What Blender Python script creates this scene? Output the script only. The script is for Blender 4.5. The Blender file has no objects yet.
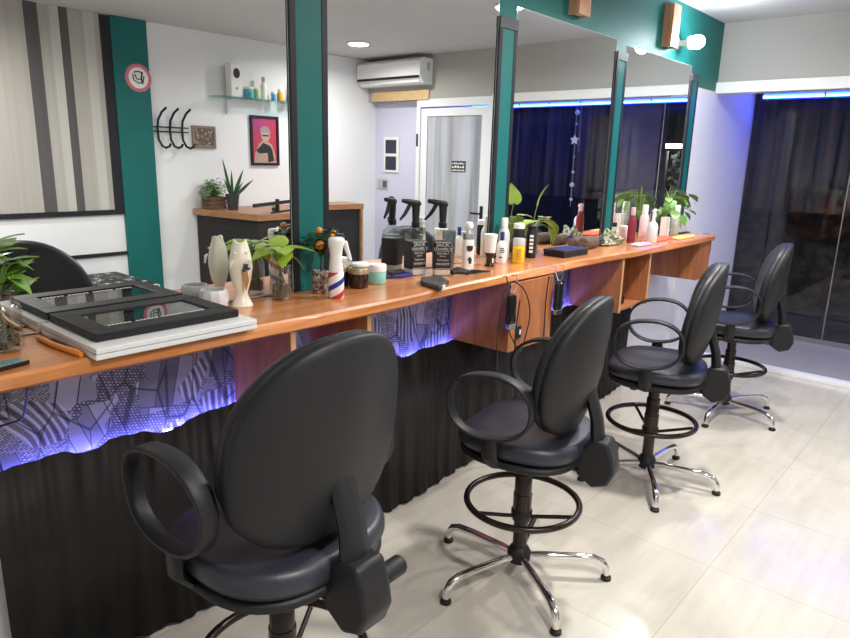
import bpy, bmesh, math, random
from mathutils import Vector, Matrix
random.seed(7)
PI = math.pi
C = bpy.context.scene.collection
sc = bpy.context.scene
YW = 2.0      # mirror plane
CZ = 2.70     # ceiling height
FX = 5.85     # facade plane
OY = -2.10    # opposite wall
CT = 1.10     # counter top height

# ------------------------------------------------------------------ camera
F, YAW, PIT, ROL = 663.0, math.radians(48.9), math.radians(13.7), math.radians(-1.49)
CAM = Vector((0, 0, 1.6))
def _axes():
    cy, sy, cp, sp = math.cos(YAW), math.sin(YAW), math.cos(PIT), math.sin(PIT)
    fwd = Vector((sy*cp, cy*cp, -sp)); right = Vector((cy, -sy, 0)); down = -right.cross(fwd)
    c, s = math.cos(ROL), math.sin(ROL)
    return c*right + s*down, -s*right + c*down, fwd
RT, DN, FW = _axes()
cam_data = bpy.data.cameras.new('camera'); cam = bpy.data.objects.new('camera', cam_data); C.objects.link(cam)
cam_data.sensor_width = 36; cam_data.lens = F/850*36; cam_data.clip_start = .02; cam_data.clip_end = 100
m = Matrix((RT, -DN, -FW)).transposed().to_4x4(); m.translation = CAM
cam.matrix_world = m
sc.camera = cam
def ray(x, y): return RT*((x-425)/F) + DN*((y-319)/F) + FW
def onz(x, y, z): d = ray(x, y); return CAM + d*((z-CAM.z)/d.z)      # a photo point on a level at height z
def ony(x, y, Y): d = ray(x, y); return CAM + d*((Y-CAM.y)/d.y)
def onx(x, y, X): d = ray(x, y); return CAM + d*((X-CAM.x)/d.x)

# ------------------------------------------------------------------ materials
MATS = {}
def mat(name, col=(.5,.5,.5), rough=.5, metal=0, emit=None, es=0, spec=.5, noise=0, nscale=8, bump=0, bscale=60, coat=0):
    if name in MATS: return MATS[name]
    M = bpy.data.materials.new(name); M.use_nodes = True; nt = M.node_tree; b = nt.nodes['Principled BSDF']
    b.inputs['Base Color'].default_value = (*col, 1); b.inputs['Roughness'].default_value = rough
    b.inputs['Metallic'].default_value = metal; b.inputs['Specular IOR Level'].default_value = spec
    if coat: b.inputs['Coat Weight'].default_value = coat; b.inputs['Coat Roughness'].default_value = .08
    if emit: b.inputs['Emission Color'].default_value = (*emit, 1); b.inputs['Emission Strength'].default_value = es
    tc = nt.nodes.new('ShaderNodeTexCoord')
    if noise:
        n = nt.nodes.new('ShaderNodeTexNoise'); n.inputs['Scale'].default_value = nscale; n.inputs['Detail'].default_value = 4
        nt.links.new(tc.outputs['Object'], n.inputs['Vector'])
        mx = nt.nodes.new('ShaderNodeMix'); mx.data_type = 'RGBA'
        mx.inputs['A'].default_value = (*[max(0, c*(1-noise)) for c in col], 1); mx.inputs['B'].default_value = (*[min(1, c*(1+noise)) for c in col], 1)
        nt.links.new(n.outputs['Fac'], mx.inputs['Factor']); nt.links.new(mx.outputs['Result'], b.inputs['Base Color'])
    if bump:
        n2 = nt.nodes.new('ShaderNodeTexNoise'); n2.inputs['Scale'].default_value = bscale; n2.inputs['Detail'].default_value = 3
        nt.links.new(tc.outputs['Object'], n2.inputs['Vector'])
        bp = nt.nodes.new('ShaderNodeBump'); bp.inputs['Strength'].default_value = bump; bp.inputs['Distance'].default_value = .002
        nt.links.new(n2.outputs['Fac'], bp.inputs['Height']); nt.links.new(bp.outputs['Normal'], b.inputs['Normal'])
    MATS[name] = M
    return M
class NT:   # terse node building
    def __init__(s, name, rough=.5, spec=.5, metal=0):
        s.M = bpy.data.materials.new(name); s.M.use_nodes = True; s.t = s.M.node_tree; s.b = s.t.nodes['Principled BSDF']
        s.b.inputs['Roughness'].default_value = rough; s.b.inputs['Specular IOR Level'].default_value = spec; s.b.inputs['Metallic'].default_value = metal
        s.co = s.n('TexCoord').outputs['Object']; MATS[name] = s.M
    def n(s, k, **kw):
        o = s.t.nodes.new('ShaderNode'+k)
        for a, v in kw.items(): setattr(o, a, v)
        return o
    def l(s, a, b): s.t.links.new(a, b)
    def mapping(s, loc=(0,0,0), rot=(0,0,0), scale=(1,1,1), src=None):
        m_ = s.n('Mapping'); m_.inputs['Location'].default_value = loc; m_.inputs['Rotation'].default_value = rot; m_.inputs['Scale'].default_value = scale
        s.l(src or s.co, m_.inputs['Vector']); return m_.outputs['Vector']
    def ramp(s, src, stops, interp='LINEAR'):
        r = s.n('ValToRGB'); e = r.color_ramp; e.interpolation = interp
        while len(e.elements) < len(stops): e.elements.new(.5)
        for el, (p, c) in zip(e.elements, stops): el.position = p; el.color = (*c, 1) if len(c) == 3 else c
        s.l(src, r.inputs['Fac']); return r.outputs['Color']
    def mix(s, f, a, b, mode='MIX'):
        m_ = s.n('Mix', data_type='RGBA', blend_type=mode)
        for k, v in (('Factor', f), ('A', a), ('B', b)):
            if isinstance(v, (int, float)): m_.inputs[k].default_value = v
            elif isinstance(v, tuple): m_.inputs[k].default_value = (*v, 1)
            else: s.l(v, m_.inputs[k])
        return m_.outputs['Result']
    def math(s, op, a, b=0.0):
        m_ = s.n('Math', operation=op)
        for i, v in enumerate((a, b)):
            if isinstance(v, (int, float)): m_.inputs[i].default_value = v
            else: s.l(v, m_.inputs[i])
        return m_.outputs[0]
    def noise(s, vec, scale, detail=4, rough=.5, dist=0):
        n_ = s.n('TexNoise'); n_.inputs['Scale'].default_value = scale; n_.inputs['Detail'].default_value = detail
        n_.inputs['Roughness'].default_value = rough; n_.inputs['Distortion'].default_value = dist; s.l(vec, n_.inputs['Vector']); return n_.outputs['Fac']
    def color(s, c): s.l(c, s.b.inputs['Base Color'])
    def bump(s, h, st=.3, d=.002):
        bp = s.n('Bump'); bp.inputs['Strength'].default_value = st; bp.inputs['Distance'].default_value = d; s.l(h, bp.inputs['Height']); s.l(bp.outputs['Normal'], s.b.inputs['Normal'])

white_wall = mat('white_wall_paint', (.80,.81,.83), .6, noise=.02, nscale=3)
grey_wall = mat('grey_wall_paint', (.40,.39,.37), .7, noise=.03, nscale=2)
ceil_m = mat('ceiling_paint', (.50,.50,.51), .75, noise=.03, nscale=1.5)
teal = mat('teal_paint', (.006,.135,.126), .5, noise=.12, nscale=5, spec=.3)
black_trim = mat('black_trim_paint', (.014,.014,.019), .5, spec=.3)
mirror_m = mat('mirror_silver', (.90,.92,.91), 0.0, 1)
mirror_edge = mat('mirror_edge_glass', (.55,.75,.72), .1)
white_pl = mat('white_plastic', (.82,.82,.80), .35)
white_lac = mat('white_lacquer', (.82,.83,.84), .25)
black_pl = mat('black_plastic', (.012,.012,.014), .5, bump=.2, bscale=250, spec=.35)
black_gl = mat('black_gloss', (.012,.012,.014), .12)
chair_vinyl = mat('black_vinyl', (.013,.014,.018), .42, bump=.3, bscale=160, spec=.4)
chair_seat = mat('grey_black_vinyl', (.022,.024,.036), .40, bump=.3, bscale=160)
chrome = mat('chrome', (.80,.79,.77), .07, 1)
steel = mat('brushed_steel', (.55,.55,.56), .25, 1)
brown_metal = mat('dark_brown_metal', (.028,.018,.015), .25, .4)
concrete = mat('white_marble', (.62,.62,.62), .5, noise=.35, nscale=30)
cream = mat('cream_ceramic', (.83,.80,.66), .3, noise=.04, nscale=12)
green_leaf = mat('green_leaf', (.10,.24,.03), .35, noise=.5, nscale=14)
lime_leaf = mat('lime_leaf', (.28,.42,.04), .3, noise=.4, nscale=12)
dark_leaf = mat('dark_leaf', (.03,.085,.03), .4, noise=.5, nscale=20)
stem_m = mat('green_stem', (.16,.24,.06), .5)
root_m = mat('tangled_roots', (.09,.075,.035), .7, noise=.6, nscale=60)
soil_m = mat('soil', (.03,.02,.013), .9, noise=.6, nscale=50)
cable_m = mat('black_cable', (.01,.01,.011), .45)
alu = mat('white_aluminium', (.78,.80,.83), .3)
def glass(name, tint=(1,1,1), refl=.12, rough=.0):
    M = bpy.data.materials.new(name); M.use_nodes = True; t = M.node_tree; t.nodes.clear()
    o = t.nodes.new('ShaderNodeOutputMaterial'); mx = t.nodes.new('ShaderNodeMixShader'); tr = t.nodes.new('ShaderNodeBsdfTransparent'); g = t.nodes.new('ShaderNodeBsdfGlossy')
    fr = t.nodes.new('ShaderNodeLayerWeight'); fr.inputs['Blend'].default_value = .25; ma = t.nodes.new('ShaderNodeMath'); ma.operation = 'MULTIPLY_ADD'
    ma.inputs[1].default_value = refl; ma.inputs[2].default_value = .04
    tr.inputs['Color'].default_value = (*tint, 1); g.inputs['Roughness'].default_value = rough
    t.links.new(fr.outputs['Facing'], ma.inputs[0]); t.links.new(ma.outputs[0], mx.inputs[0]); t.links.new(tr.outputs[0], mx.inputs[1]); t.links.new(g.outputs[0], mx.inputs[2]); t.links.new(mx.outputs[0], o.inputs[0])
    MATS[name] = M; return M
clear = glass('clear_glass', (.96,.98,.97), .45)
pane_m = glass('window_glass', (.80,.82,.85), .18)
frosted = mat('frosted_plastic', (.62,.64,.66), .3)
shelf_glass = glass('shelf_glass', (.78,.92,.90), .45)

def wood_mat(name, c1, c2, c3, rough, scale=1.0, axis='X', coat=0):
    g = NT(name, rough); sx = (1.2, 14, 14) if axis == 'X' else (14, 14, 1.2)
    v = g.mapping(scale=tuple(a*scale for a in sx)); f = g.noise(v, 1.6, 6, .6, .8)
    v2 = g.mapping(scale=tuple(a*scale*4 for a in sx)); f2 = g.noise(v2, 2, 3)
    c = g.ramp(f, [(.3, c1), (.5, c2), (.7, c3)]); c = g.mix(.25, c, g.ramp(f2, [(.35, c1), (.65, c3)])); g.color(c)
    if coat: g.b.inputs['Coat Weight'].default_value = coat; g.b.inputs['Coat Roughness'].default_value = .12
    return g.M
counter_wood = wood_mat('varnished_cedar', (.40,.130,.040), (.61,.225,.070), (.76,.33,.12), .28, coat=.6)
panel_wood = wood_mat('cabinet_wood', (.25,.085,.034), (.38,.14,.055), (.47,.19,.08), .4, axis='Z')
edge_wood = wood_mat('pale_edge_wood', (.45,.22,.10), (.56,.30,.15), (.62,.36,.19), .45, axis='Z')
desk_wood = wood_mat('desk_wood', (.20,.08,.035), (.36,.17,.08), (.46,.24,.12), .4)
lintel_wood = wood_mat('lintel_wood', (.55,.36,.17), (.66,.46,.24), (.72,.52,.30), .5)
sconce_wood = wood_mat('sconce_wood', (.42,.20,.10), (.58,.32,.19), (.66,.40,.26), .5, axis='Z')
crate_wood = wood_mat('crate_wood', (.07,.04,.025), (.12,.07,.04), (.17,.10,.06), .7)

g = NT('floor_tile', .16, .5)          # polished cream tiles, .62 m grid through (1.98, .685)
b = g.n('TexBrick'); b.offset = 0; b.inputs['Scale'].default_value = 1; b.inputs['Brick Width'].default_value = .62; b.inputs['Row Height'].default_value = .62
b.inputs['Mortar Size'].default_value = .0013; b.inputs['Mortar Smooth'].default_value = .1; b.inputs['Bias'].default_value = 0
b.inputs['Color1'].default_value = (1,1,1,1); b.inputs['Color2'].default_value = (.97,.97,.965,1); b.inputs['Mortar'].default_value = (.66,.64,.60,1)
g.l(g.mapping(loc=(-.12, -.065, 0)), b.inputs['Vector'])
v = g.ramp(g.noise(g.mapping(scale=(1.1,1.6,1)), 1.3, 6, .55, 1.2), [(.3,(.46,.435,.375)), (.7,(.62,.595,.53))])
v = g.mix(.25, v, g.ramp(g.noise(g.mapping(rot=(0,0,.7), scale=(1,9,1)), 2.0, 5, .6), [(.35,(.46,.43,.37)), (.65,(.66,.63,.56))]))
g.color(g.mix(1.0, v, b.outputs['Color'], 'MULTIPLY'))
g.l(g.ramp(g.noise(g.co, 3, 3), [(.3,(.12,)*3), (.7,(.24,)*3)]), g.b.inputs['Roughness'])
floor_m = g.M
grey_tile = mat('grey_tile', (.36,.35,.36), .25, noise=.08, nscale=4)

g = NT('striped_wallpaper', .6)         # wide vertical stripes along X (object coords = world)
s = g.n('SeparateXYZ'); g.l(g.co, s.inputs[0]); x = g.math('MULTIPLY', g.math('SUBTRACT', s.outputs[0], -1.6), 1/4.4)
def st(X): return (X*.987+1.6)/4.4
L1, L2, DK, GR = (.42,.40,.37), (.52,.51,.475), (.085,.08,.08), (.29,.28,.265)
stops = [(0, L1), (st(-.9), DK), (st(-.8), L1), (st(-.3), GR), (st(.2), L2), (st(.62), DK), (st(.76), L1), (st(1.02), DK), (st(1.08), L2), (st(1.45), GR), (st(1.6), L1), (st(1.98), L1),
         (st(2.09), DK), (st(2.205), L1), (st(2.29), L2), (st(2.36), DK), (st(2.42), L1), (st(2.55), L2), (st(2.63), L1)]
c = g.ramp(x, stops, 'CONSTANT')
n = g.ramp(g.noise(g.mapping(scale=(30,1,.6)), 1, 3), [(.3,(.90,)*3), (.7,(1.05,)*3)])
g.color(g.mix(1.0, c, n, 'MULTIPLY')); wallpaper_m = g.M

g = NT('city_drawing_wallpaper', .55)   # grey comic-style city sketch
base = g.ramp(g.noise(g.mapping(scale=(2,1,3)), 2.3, 3, .5, .5), [(.35,(.09,.09,.11)), (.5,(.24,.24,.28)), (.65,(.42,.42,.46))])
sp = g.n('SeparateXYZ'); g.l(g.co, sp.inputs[0]); cb = g.n('CombineXYZ'); g.l(sp.outputs[0], cb.inputs[0]); g.l(sp.outputs[2], cb.inputs[1]); flat = cb.outputs[0]
def brick(rot, bw, rh, mo, c1, c2, cm, loc=(0,0,0), off=.5):
    q = g.n('TexBrick'); q.offset = off; q.inputs['Scale'].default_value = 1; q.inputs['Brick Width'].default_value = bw; q.inputs['Row Height'].default_value = rh; q.inputs['Mortar Size'].default_value = mo
    q.inputs['Color1'].default_value = (*c1,1); q.inputs['Color2'].default_value = (*c2,1); q.inputs['Mortar'].default_value = (*cm,1); g.l(g.mapping(loc=loc, rot=(0,0,rot), src=flat), q.inputs['Vector']); return q.outputs['Color']
W_ = (1,1,1)
tA = brick(.22, .062, .34, .002, (.62,)*3, (.06,)*3, (.01,)*3, (.1,.05,0), .3); tB = brick(-.35, .045, .24, .0015, (.55,)*3, (.10,)*3, (.01,)*3, (.02,.11,0), .4)
wA = brick(.22, .012, .009, .0028, (.75,)*3, (.12,)*3, (.02,)*3); wB = brick(-.35, .02, .007, .0020, (.12,)*3, (.7,)*3, (.05,)*3)
def cells(sc_, loc, metric='MANHATTAN', t0=.5):
    q = g.n('TexVoronoi'); q.distance = metric; q.inputs['Scale'].default_value = sc_; g.l(g.mapping(loc=loc, src=flat), q.inputs['Vector']); return g.ramp(q.outputs['Color'], [(t0,(0,0,0)), (t0+.01,(1,1,1))], 'CONSTANT')
c = g.mix(cells(6, (0,0,0)), tA, tB); c = g.mix(g.mix(1.0, cells(9, (3,1,0), 'CHEBYCHEV', .45), (.85,.85,.85), 'MULTIPLY'), c, g.mix(cells(4, (1,4,0)), wA, wB))
c = g.mix(.22, c, base)
wv = g.n('TexWave', wave_type='RINGS', rings_direction='Z'); wv.inputs['Scale'].default_value = 7; wv.inputs['Distortion'].default_value = 2.5; wv.inputs['Detail'].default_value = 0; g.l(g.mapping(loc=(-.2,-.6,0), src=flat), wv.inputs['Vector'])
c = g.mix(g.mix(1.0, cells(8, (7,2,0), 'EUCLIDEAN', .66), (.75,.75,.75), 'MULTIPLY'), c, g.ramp(wv.outputs['Fac'], [(.1,(.02,)*3), (.25,(.35,.35,.4)), (.7,(.7,.7,.75)), (.9,(.12,)*3)]))
vo = g.n('TexVoronoi'); vo.feature = 'DISTANCE_TO_EDGE'; vo.inputs['Scale'].default_value = 9; g.l(g.mapping(rot=(0,0,.5), scale=(1,.45,1), src=flat), vo.inputs['Vector'])
g.color(g.mix(.75, c, g.ramp(vo.outputs['Distance'], [(0,(.1,)*3), (.012,(.15,)*3), (.02,(1,)*3)]), 'MULTIPLY')); city_m = g.M

g = NT('rosette_fabric', .6)            # black cloth with white rings
vr = g.n('TexVoronoi'); vr.inputs['Scale'].default_value = 11; vr.inputs['Randomness'].default_value = .55; g.l(g.co, vr.inputs['Vector'])
g.color(g.ramp(vr.outputs['Distance'], [(0,(.75,)*3), (.14,(.75,)*3), (.17,(.01,)*3), (.25,(.01,)*3), (.28,(.55,)*3), (.34,(.55,)*3), (.37,(.01,)*3), (.44,(.01,)*3), (.47,(.4,)*3), (.50,(.01,)*3)])); rosette_m = g.M

g = NT('barber_stripes', .35)           # diagonal red, white and blue bands
s = g.n('SeparateXYZ'); g.l(g.co, s.inputs[0])
an = g.math('ARCTAN2', s.outputs[1], s.outputs[0])
f = g.math('FRACT', g.math('ADD', g.math('MULTIPLY', s.outputs[2], 1/.096), g.math('MULTIPLY', an, -1/(2*PI))))
g.color(g.ramp(f, [(0,(.80,.79,.78)), (.22,(.55,.03,.05)), (.44,(.80,.79,.78)), (.72,(.02,.03,.32)), (.92,(.80,.79,.78))], 'CONSTANT')); barber_m = g.M

# ------------------------------------------------------------------ mesh helpers
def bm_(): return bmesh.new()
def add_box(bm, x0, x1, y0, y1, z0, z1, bev=0):
    vs = [bm.verts.new(p) for p in ((x0,y0,z0),(x1,y0,z0),(x1,y1,z0),(x0,y1,z0),(x0,y0,z1),(x1,y0,z1),(x1,y1,z1),(x0,y1,z1))]
    fs = [bm.faces.new([vs[i] for i in q]) for q in ((3,2,1,0),(4,5,6,7),(0,1,5,4),(1,2,6,5),(2,3,7,6),(3,0,4,7))]
    if bev:
        es = list({e for f_ in fs for e in f_.edges})
        bmesh.ops.bevel(bm, geom=es, offset=bev, segments=2, affect='EDGES', profile=.5)
    return bm
def add_lathe(bm, prof, cx=0, cy=0, n=24, sx=1, sy=1, axis='z', off=(0,0,0)):
    rings = []
    for r, z in prof:
        ring = []
        for i in range(n):
            a = 2*PI*i/n; p = (cx+r*math.cos(a)*sx, cy+r*math.sin(a)*sy, z)
            if axis == 'x': p = (p[2], p[0], p[1])
            elif axis == 'y': p = (p[0], p[2], p[1])
            ring.append(bm.verts.new((p[0]+off[0], p[1]+off[1], p[2]+off[2])))
        rings.append(ring)
    for a, b in zip(rings, rings[1:]):
        for i in range(n): bm.faces.new((a[i], a[(i+1)%n], b[(i+1)%n], b[i]))
    bm.faces.new(rings[0][::-1]); bm.faces.new(rings[-1])
    return bm
def add_tube(bm, pts, r, n=8, closed=False, sx=1.0):
    pts = [Vector(p) for p in pts]; N = len(pts); rings = []; up = None
    rr = r if isinstance(r, (list, tuple)) else [r]*N
    for i, p in enumerate(pts):
        if closed: t = pts[(i+1)%N]-pts[i-1]
        else: t = pts[min(i+1, N-1)]-pts[max(i-1, 0)]
        t.normalize()
        if up is None: up = Vector((0,0,1)) if abs(t.z) < .9 else Vector((0,1,0))
        s_ = t.cross(up); s_ = s_.normalized() if s_.length > 1e-6 else t.orthogonal().normalized(); up = s_.cross(t).normalized()
        rings.append([bm.verts.new(p + s_*math.cos(2*PI*k/n)*rr[i]*sx + up*math.sin(2*PI*k/n)*rr[i]) for k in range(n)])
    prs = list(zip(rings, rings[1:]+rings[:1])) if closed else list(zip(rings, rings[1:]))
    for a, b in prs:
        for i in range(n): bm.faces.new((a[i], a[(i+1)%n], b[(i+1)%n], b[i]))
    if not closed: bm.faces.new(rings[0][::-1]); bm.faces.new(rings[-1])
    return bm
def add_prism(bm, poly, z0, z1, plane='xy', bev=0):
    def P(a, b, c): return (a,b,c) if plane == 'xy' else ((a,c,b) if plane == 'xz' else (c,a,b))
    lo = [bm.verts.new(P(a,b,z0)) for a,b in poly]; hi = [bm.verts.new(P(a,b,z1)) for a,b in poly]; n = len(poly)
    fs = [bm.faces.new(lo[::-1]), bm.faces.new(hi)]
    for i in range(n): fs.append(bm.faces.new((lo[i], lo[(i+1)%n], hi[(i+1)%n], hi[i])))
    bmesh.ops.recalc_face_normals(bm, faces=fs)
    if bev: bmesh.ops.bevel(bm, geom=list({e for f_ in fs[:2] for e in f_.edges}), offset=bev, segments=2, affect='EDGES', profile=.5)
    return bm
def superell(a, b, n=2.6, N=40, egg=0):
    out = []
    for i in range(N):
        t = 2*PI*i/N; c, s_ = math.cos(t), math.sin(t)
        x = a*math.copysign(abs(c)**(2/n), c); y = b*math.copysign(abs(s_)**(2/n), s_)
        out.append((x*(1+egg*y/b), y))
    return out
def add_rings(bm, rings):
    R = [[bm.verts.new(p) for p in r] for r in rings]; n = len(R[0])
    for a, b in zip(R, R[1:]):
        for i in range(n): bm.faces.new((a[i], a[(i+1)%n], b[(i+1)%n], b[i]))
    bm.faces.new(R[0][::-1]); bm.faces.new(R[-1]); return bm
def add_pad(bm, outline, z0, z1, rnd=.02, dome=0.0, xf=None):
    levels = [(.86, z0), (.96, z0+rnd*.25), (1, z0+rnd), (1, z1-rnd), (.975, z1-rnd*.35), (.92, z1), (.6, z1+dome*.6), (.2, z1+dome)]
    rings = [[(x*s_, y*s_, z) for x, y in outline] for s_, z in levels]
    if xf: rings = [[xf(p) for p in r] for r in rings]
    return add_rings(bm, rings)
def obj(name, bm, mt, parent=None, smooth=False, loc=None, rot=None, bevel=0, sub=0, angle=40):
    bmesh.ops.recalc_face_normals(bm, faces=bm.faces[:])
    me = bpy.data.meshes.new(name); bm.to_mesh(me); bm.free()
    for m_ in (mt if isinstance(mt, (list, tuple)) else [mt]): me.materials.append(m_)
    if smooth:
        me.polygons.foreach_set('use_smooth', [True]*len(me.polygons))
        me.set_sharp_from_angle(angle=math.radians(angle))
    o = bpy.data.objects.new(name, me); C.objects.link(o)
    if parent: o.parent = parent
    if loc: o.location = loc
    if rot: o.rotation_euler = rot
    if bevel: md = o.modifiers.new('bevel', 'BEVEL'); md.width = bevel; md.segments = 2; md.limit_method = 'ANGLE'
    if sub: md = o.modifiers.new('sub', 'SUBSURF'); md.levels = sub; md.render_levels = sub
    return o
def tag(o, label, cat, group=None, kind=None):
    o['label'] = label; o['category'] = cat
    if group: o['group'] = group
    if kind: o['kind'] = kind
    return o
def thing(name, label, cat, loc=(0,0,0), rotz=0, group=None):
    o = bpy.data.objects.new(name, None); o.empty_display_size = .05; C.objects.link(o); o.location = loc; o.rotation_euler = (0,0,rotz)
    return tag(o, label, cat, group)
def struct(name, bm, mt, label=None, smooth=False, bevel=0):
    o = obj(name, bm, mt, smooth=smooth, bevel=bevel); o['kind'] = 'structure'
    if label: o['label'] = label; o['category'] = name.split('_')[0]
    return o
def copy_tree(o, parent=None):
    c_ = o.copy(); C.objects.link(c_); c_.parent = parent
    for ch in [q for q in PROTO_CHILDREN(o)]: copy_tree(ch, c_)
    return c_
def PROTO_CHILDREN(o): return [q for q in bpy.data.objects if q.parent == o]
def box(name, a, mt, parent=None, bev=0, **kw): return obj(name, add_box(bm_(), *a), mt, parent, bevel=bev, **kw)
def text_mesh(name, body, size, mt, parent, loc, rot, ext=.0003, align='CENTER', sx=1.0):
    cu = bpy.data.curves.new(name, 'FONT'); cu.body = body; cu.size = size; cu.extrude = ext; cu.align_x = align; cu.align_y = 'CENTER'; cu.resolution_u = 2
    t = bpy.data.objects.new(name, cu); C.objects.link(t)
    bpy.context.view_layer.update()
    me = bpy.data.meshes.new_from_object(t.evaluated_get(bpy.context.evaluated_depsgraph_get()))
    bpy.data.objects.remove(t); me.materials.clear(); me.materials.append(mt)
    o = bpy.data.objects.new(name, me); C.objects.link(o); o.parent = parent; o.location = loc; o.rotation_euler = rot; o.scale = (sx,1,1)
    return o

def leaf_blade_(bm, b0, b1, w):
    u = b1-b0; s_ = u.cross(Vector((1,0,0))); s_ = (s_ if s_.length > 1e-4 else Vector((0,1,0))).normalized()*w*.5; m_ = (b0+b1)/2
    bm.faces.new([bm.verts.new(q) for q in (b0, m_-s_+Vector((.01,0,0)), b1, m_+s_)])
# ------------------------------------------------------------------ room shell
XL, XG, YN, YB = -1.6, 6.92, -.24, -1.30          # left wall, shop window pane, near end of the window bay
struct('floor', add_box(bm_(), XL, FX, OY, YW+.01, -.06, 0), floor_m, 'polished cream floor tiles')
struct('floor_bay', add_box(bm_(), FX, XG+.03, OY, YW+.01, -.06, .0), grey_tile, 'grey tiled floor of the window bay')
struct('ceiling', add_box(bm_(), XL, FX, OY, YW+.01, CZ, CZ+.06), ceil_m, 'light grey ceiling')
struct('wall_back', add_box(bm_(), XL, XG+.03, YW+.01, YW+.08, -.06, CZ+.06), white_wall, 'white wall behind the counter')
struct('wall_left', add_box(bm_(), XL-.06, XL, OY-.06, YW+.08, -.06, CZ+.06), white_wall)
struct('wall_front', add_box(bm_(), XL, XG+.03, OY-.06, OY, -.06, CZ+.06), white_wall, 'white wall opposite the counter')
bm = bm_(); add_box(bm, FX, FX+.10, OY, YW+.01, 2.235, CZ); struct('wall_right', bm, grey_wall, 'grey wall above the shop window')
struct('ceiling_bay', add_box(bm_(), FX+.10, XG+.03, OY, YW+.01, 2.33, 2.39), white_wall)
bm = bm_(); add_box(bm, FX-.03, FX+.12, YN, YW+.01, 2.165, 2.25); struct('trim_1', bm, white_lac, 'white beam over the shop window', bevel=.004)
bm = bm_(); add_box(bm, FX+.10, XG+.03, YB-.06, YB, 0, 2.33); struct('wall_bay', bm, white_wall)
struct('trim_2', add_box(bm_(), 5.63, 5.72, -2.05, YW+.01, 0, .035), white_lac, 'low white floor sill before the window', bevel=.004)
# white panel right of the last mirror, teal header over the mirrors
struct('wall_header', add_box(bm_(), -.2, FX-.001, YW+.002, YW+.01, 2.175, CZ), teal, 'teal painted band above the mirrors')
struct('wall_panel', add_box(bm_(), 5.405, FX, YW-.008, YW+.01, 0, 2.175), white_wall)
# shop window: panes + frame
bm = bm_(); add_box(bm, XG, XG+.008, YB, YW+.01, .05, 2.33)
w1 = struct('window_1', bm, pane_m, 'tall frameless shop window pane looking out to the dark street')
bm = bm_(); add_box(bm, XG-.015, XG+.02, YB, YW+.01, 0, .05); o = struct('trim_3', bm, steel)
bm = bm_(); add_box(bm, XG-.004, XG+.012, 1.135, 1.145, .05, 2.33); obj('pane_joint', bm, steel, w1)
# LED strip along the top of the window
led_blue = mat('blue_led', (.05,.1,1), .5, emit=(.008,.03,1.0), es=48)
led_core = mat('blue_led_core', (.3,.5,1), .5, emit=(.12,.24,1.0), es=24)
t = thing('led_strip', 'bright blue LED strip along the top of the shop window', 'LED strip', (XG-.06, (YB+1.93)/2, 2.205))
Lh = (1.91-YB)/2
box('channel', (-.012,.012,-Lh,Lh,0,.03), white_lac, t)
box('diffuser', (-.016,-.0125,-Lh,Lh,.002,.013), led_core, t); box('glow_strip', (-.015,-.0125,-Lh,Lh,.0135,.030), led_blue, t); box('lower_strip', (-.011,.011,-Lh,Lh,-.004,-.0005), led_blue, t)
box('mounting_bar', (-.004,.012,-Lh,Lh,.03,.125), white_lac, t)
for k in range(7): box('clip', (-.018,.014,-Lh+.3+k*.4,-Lh+.312+k*.4,-.002,.032), black_pl, t)

# ------------------------------------------------------------------ glass entrance door and hallway
d = thing('glass_door', 'white framed glass entrance door with black handle beside the hallway', 'door', (FX+.05, -.78, 0))
W = .53
bm = bm_(); add_box(bm, -.05,.03,-W,-W+.05,0,2.20); add_box(bm,-.05,.03,W-.05,W,0,2.20); add_box(bm,-.05,.03,-W,W,2.2005,2.235); add_box(bm,-.05,.03,-W+.0505,W-.0505,2.15,2.20); obj('frame', bm, alu, d)
leaf_bm = bm_(); w = W-.055
add_box(leaf_bm,-.03,.01,-w,-w+.09,.01,2.135); add_box(leaf_bm,-.03,.01,w-.09,w,.01,2.135); add_box(leaf_bm,-.03,.01,-w+.0905,w-.0905,2.05,2.135); add_box(leaf_bm,-.03,.01,-w+.0905,w-.0905,.01,.62)
lf = obj('door_leaf', leaf_bm, alu, d)
g = NT('tinted_door_glass', .12); g.color(g.ramp(g.noise(g.mapping(scale=(1,5,.25)), 1.6, 2), [(.35,(.26,.28,.32)), (.5,(.42,.44,.48)), (.65,(.50,.52,.62))])); door_glass = g.M
box('glass', (-.014,-.006,-w+.085,w-.085,.615,2.055), door_glass, lf)
bm = bm_(); add_box(bm,-.018,-.014,-w+.078,-w+.09,.615,2.055); add_box(bm,-.018,-.014,w-.09,w-.078,.615,2.055); obj('gasket', bm, black_pl, lf)
bm = bm_(); add_tube(bm, [(-.03,w-.045,1.02),(-.075,w-.045,1.02),(-.075,w-.16,1.02)], .011); add_box(bm,-.036,-.03,w-.065,w-.025,.95,1.10); obj('handle', bm, black_pl, lf, smooth=True)
bm = bm_(); add_box(bm,-.056,-.05,-W+.005,-W+.03,1.72,1.86); obj('hinge', bm, black_pl, d)
sg = obj('sign', add_box(bm_(), -.017,-.0145,-.02,.18,1.45,1.57), mat('sign_dark', (.05,.035,.035), .5), lf)
bm = bm_()
for z0, n_, h_ in ((1.535,7,.018), (1.495,5,.024), (1.462,9,.016)):
    for i in range(n_):
        y0 = -.01+i*.18/n_; add_box(bm, -.0185,-.017, y0, y0+.12/n_, z0, z0+h_*(1 if i%3 else .6))
obj('sign_marks', bm, white_pl, sg)
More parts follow.
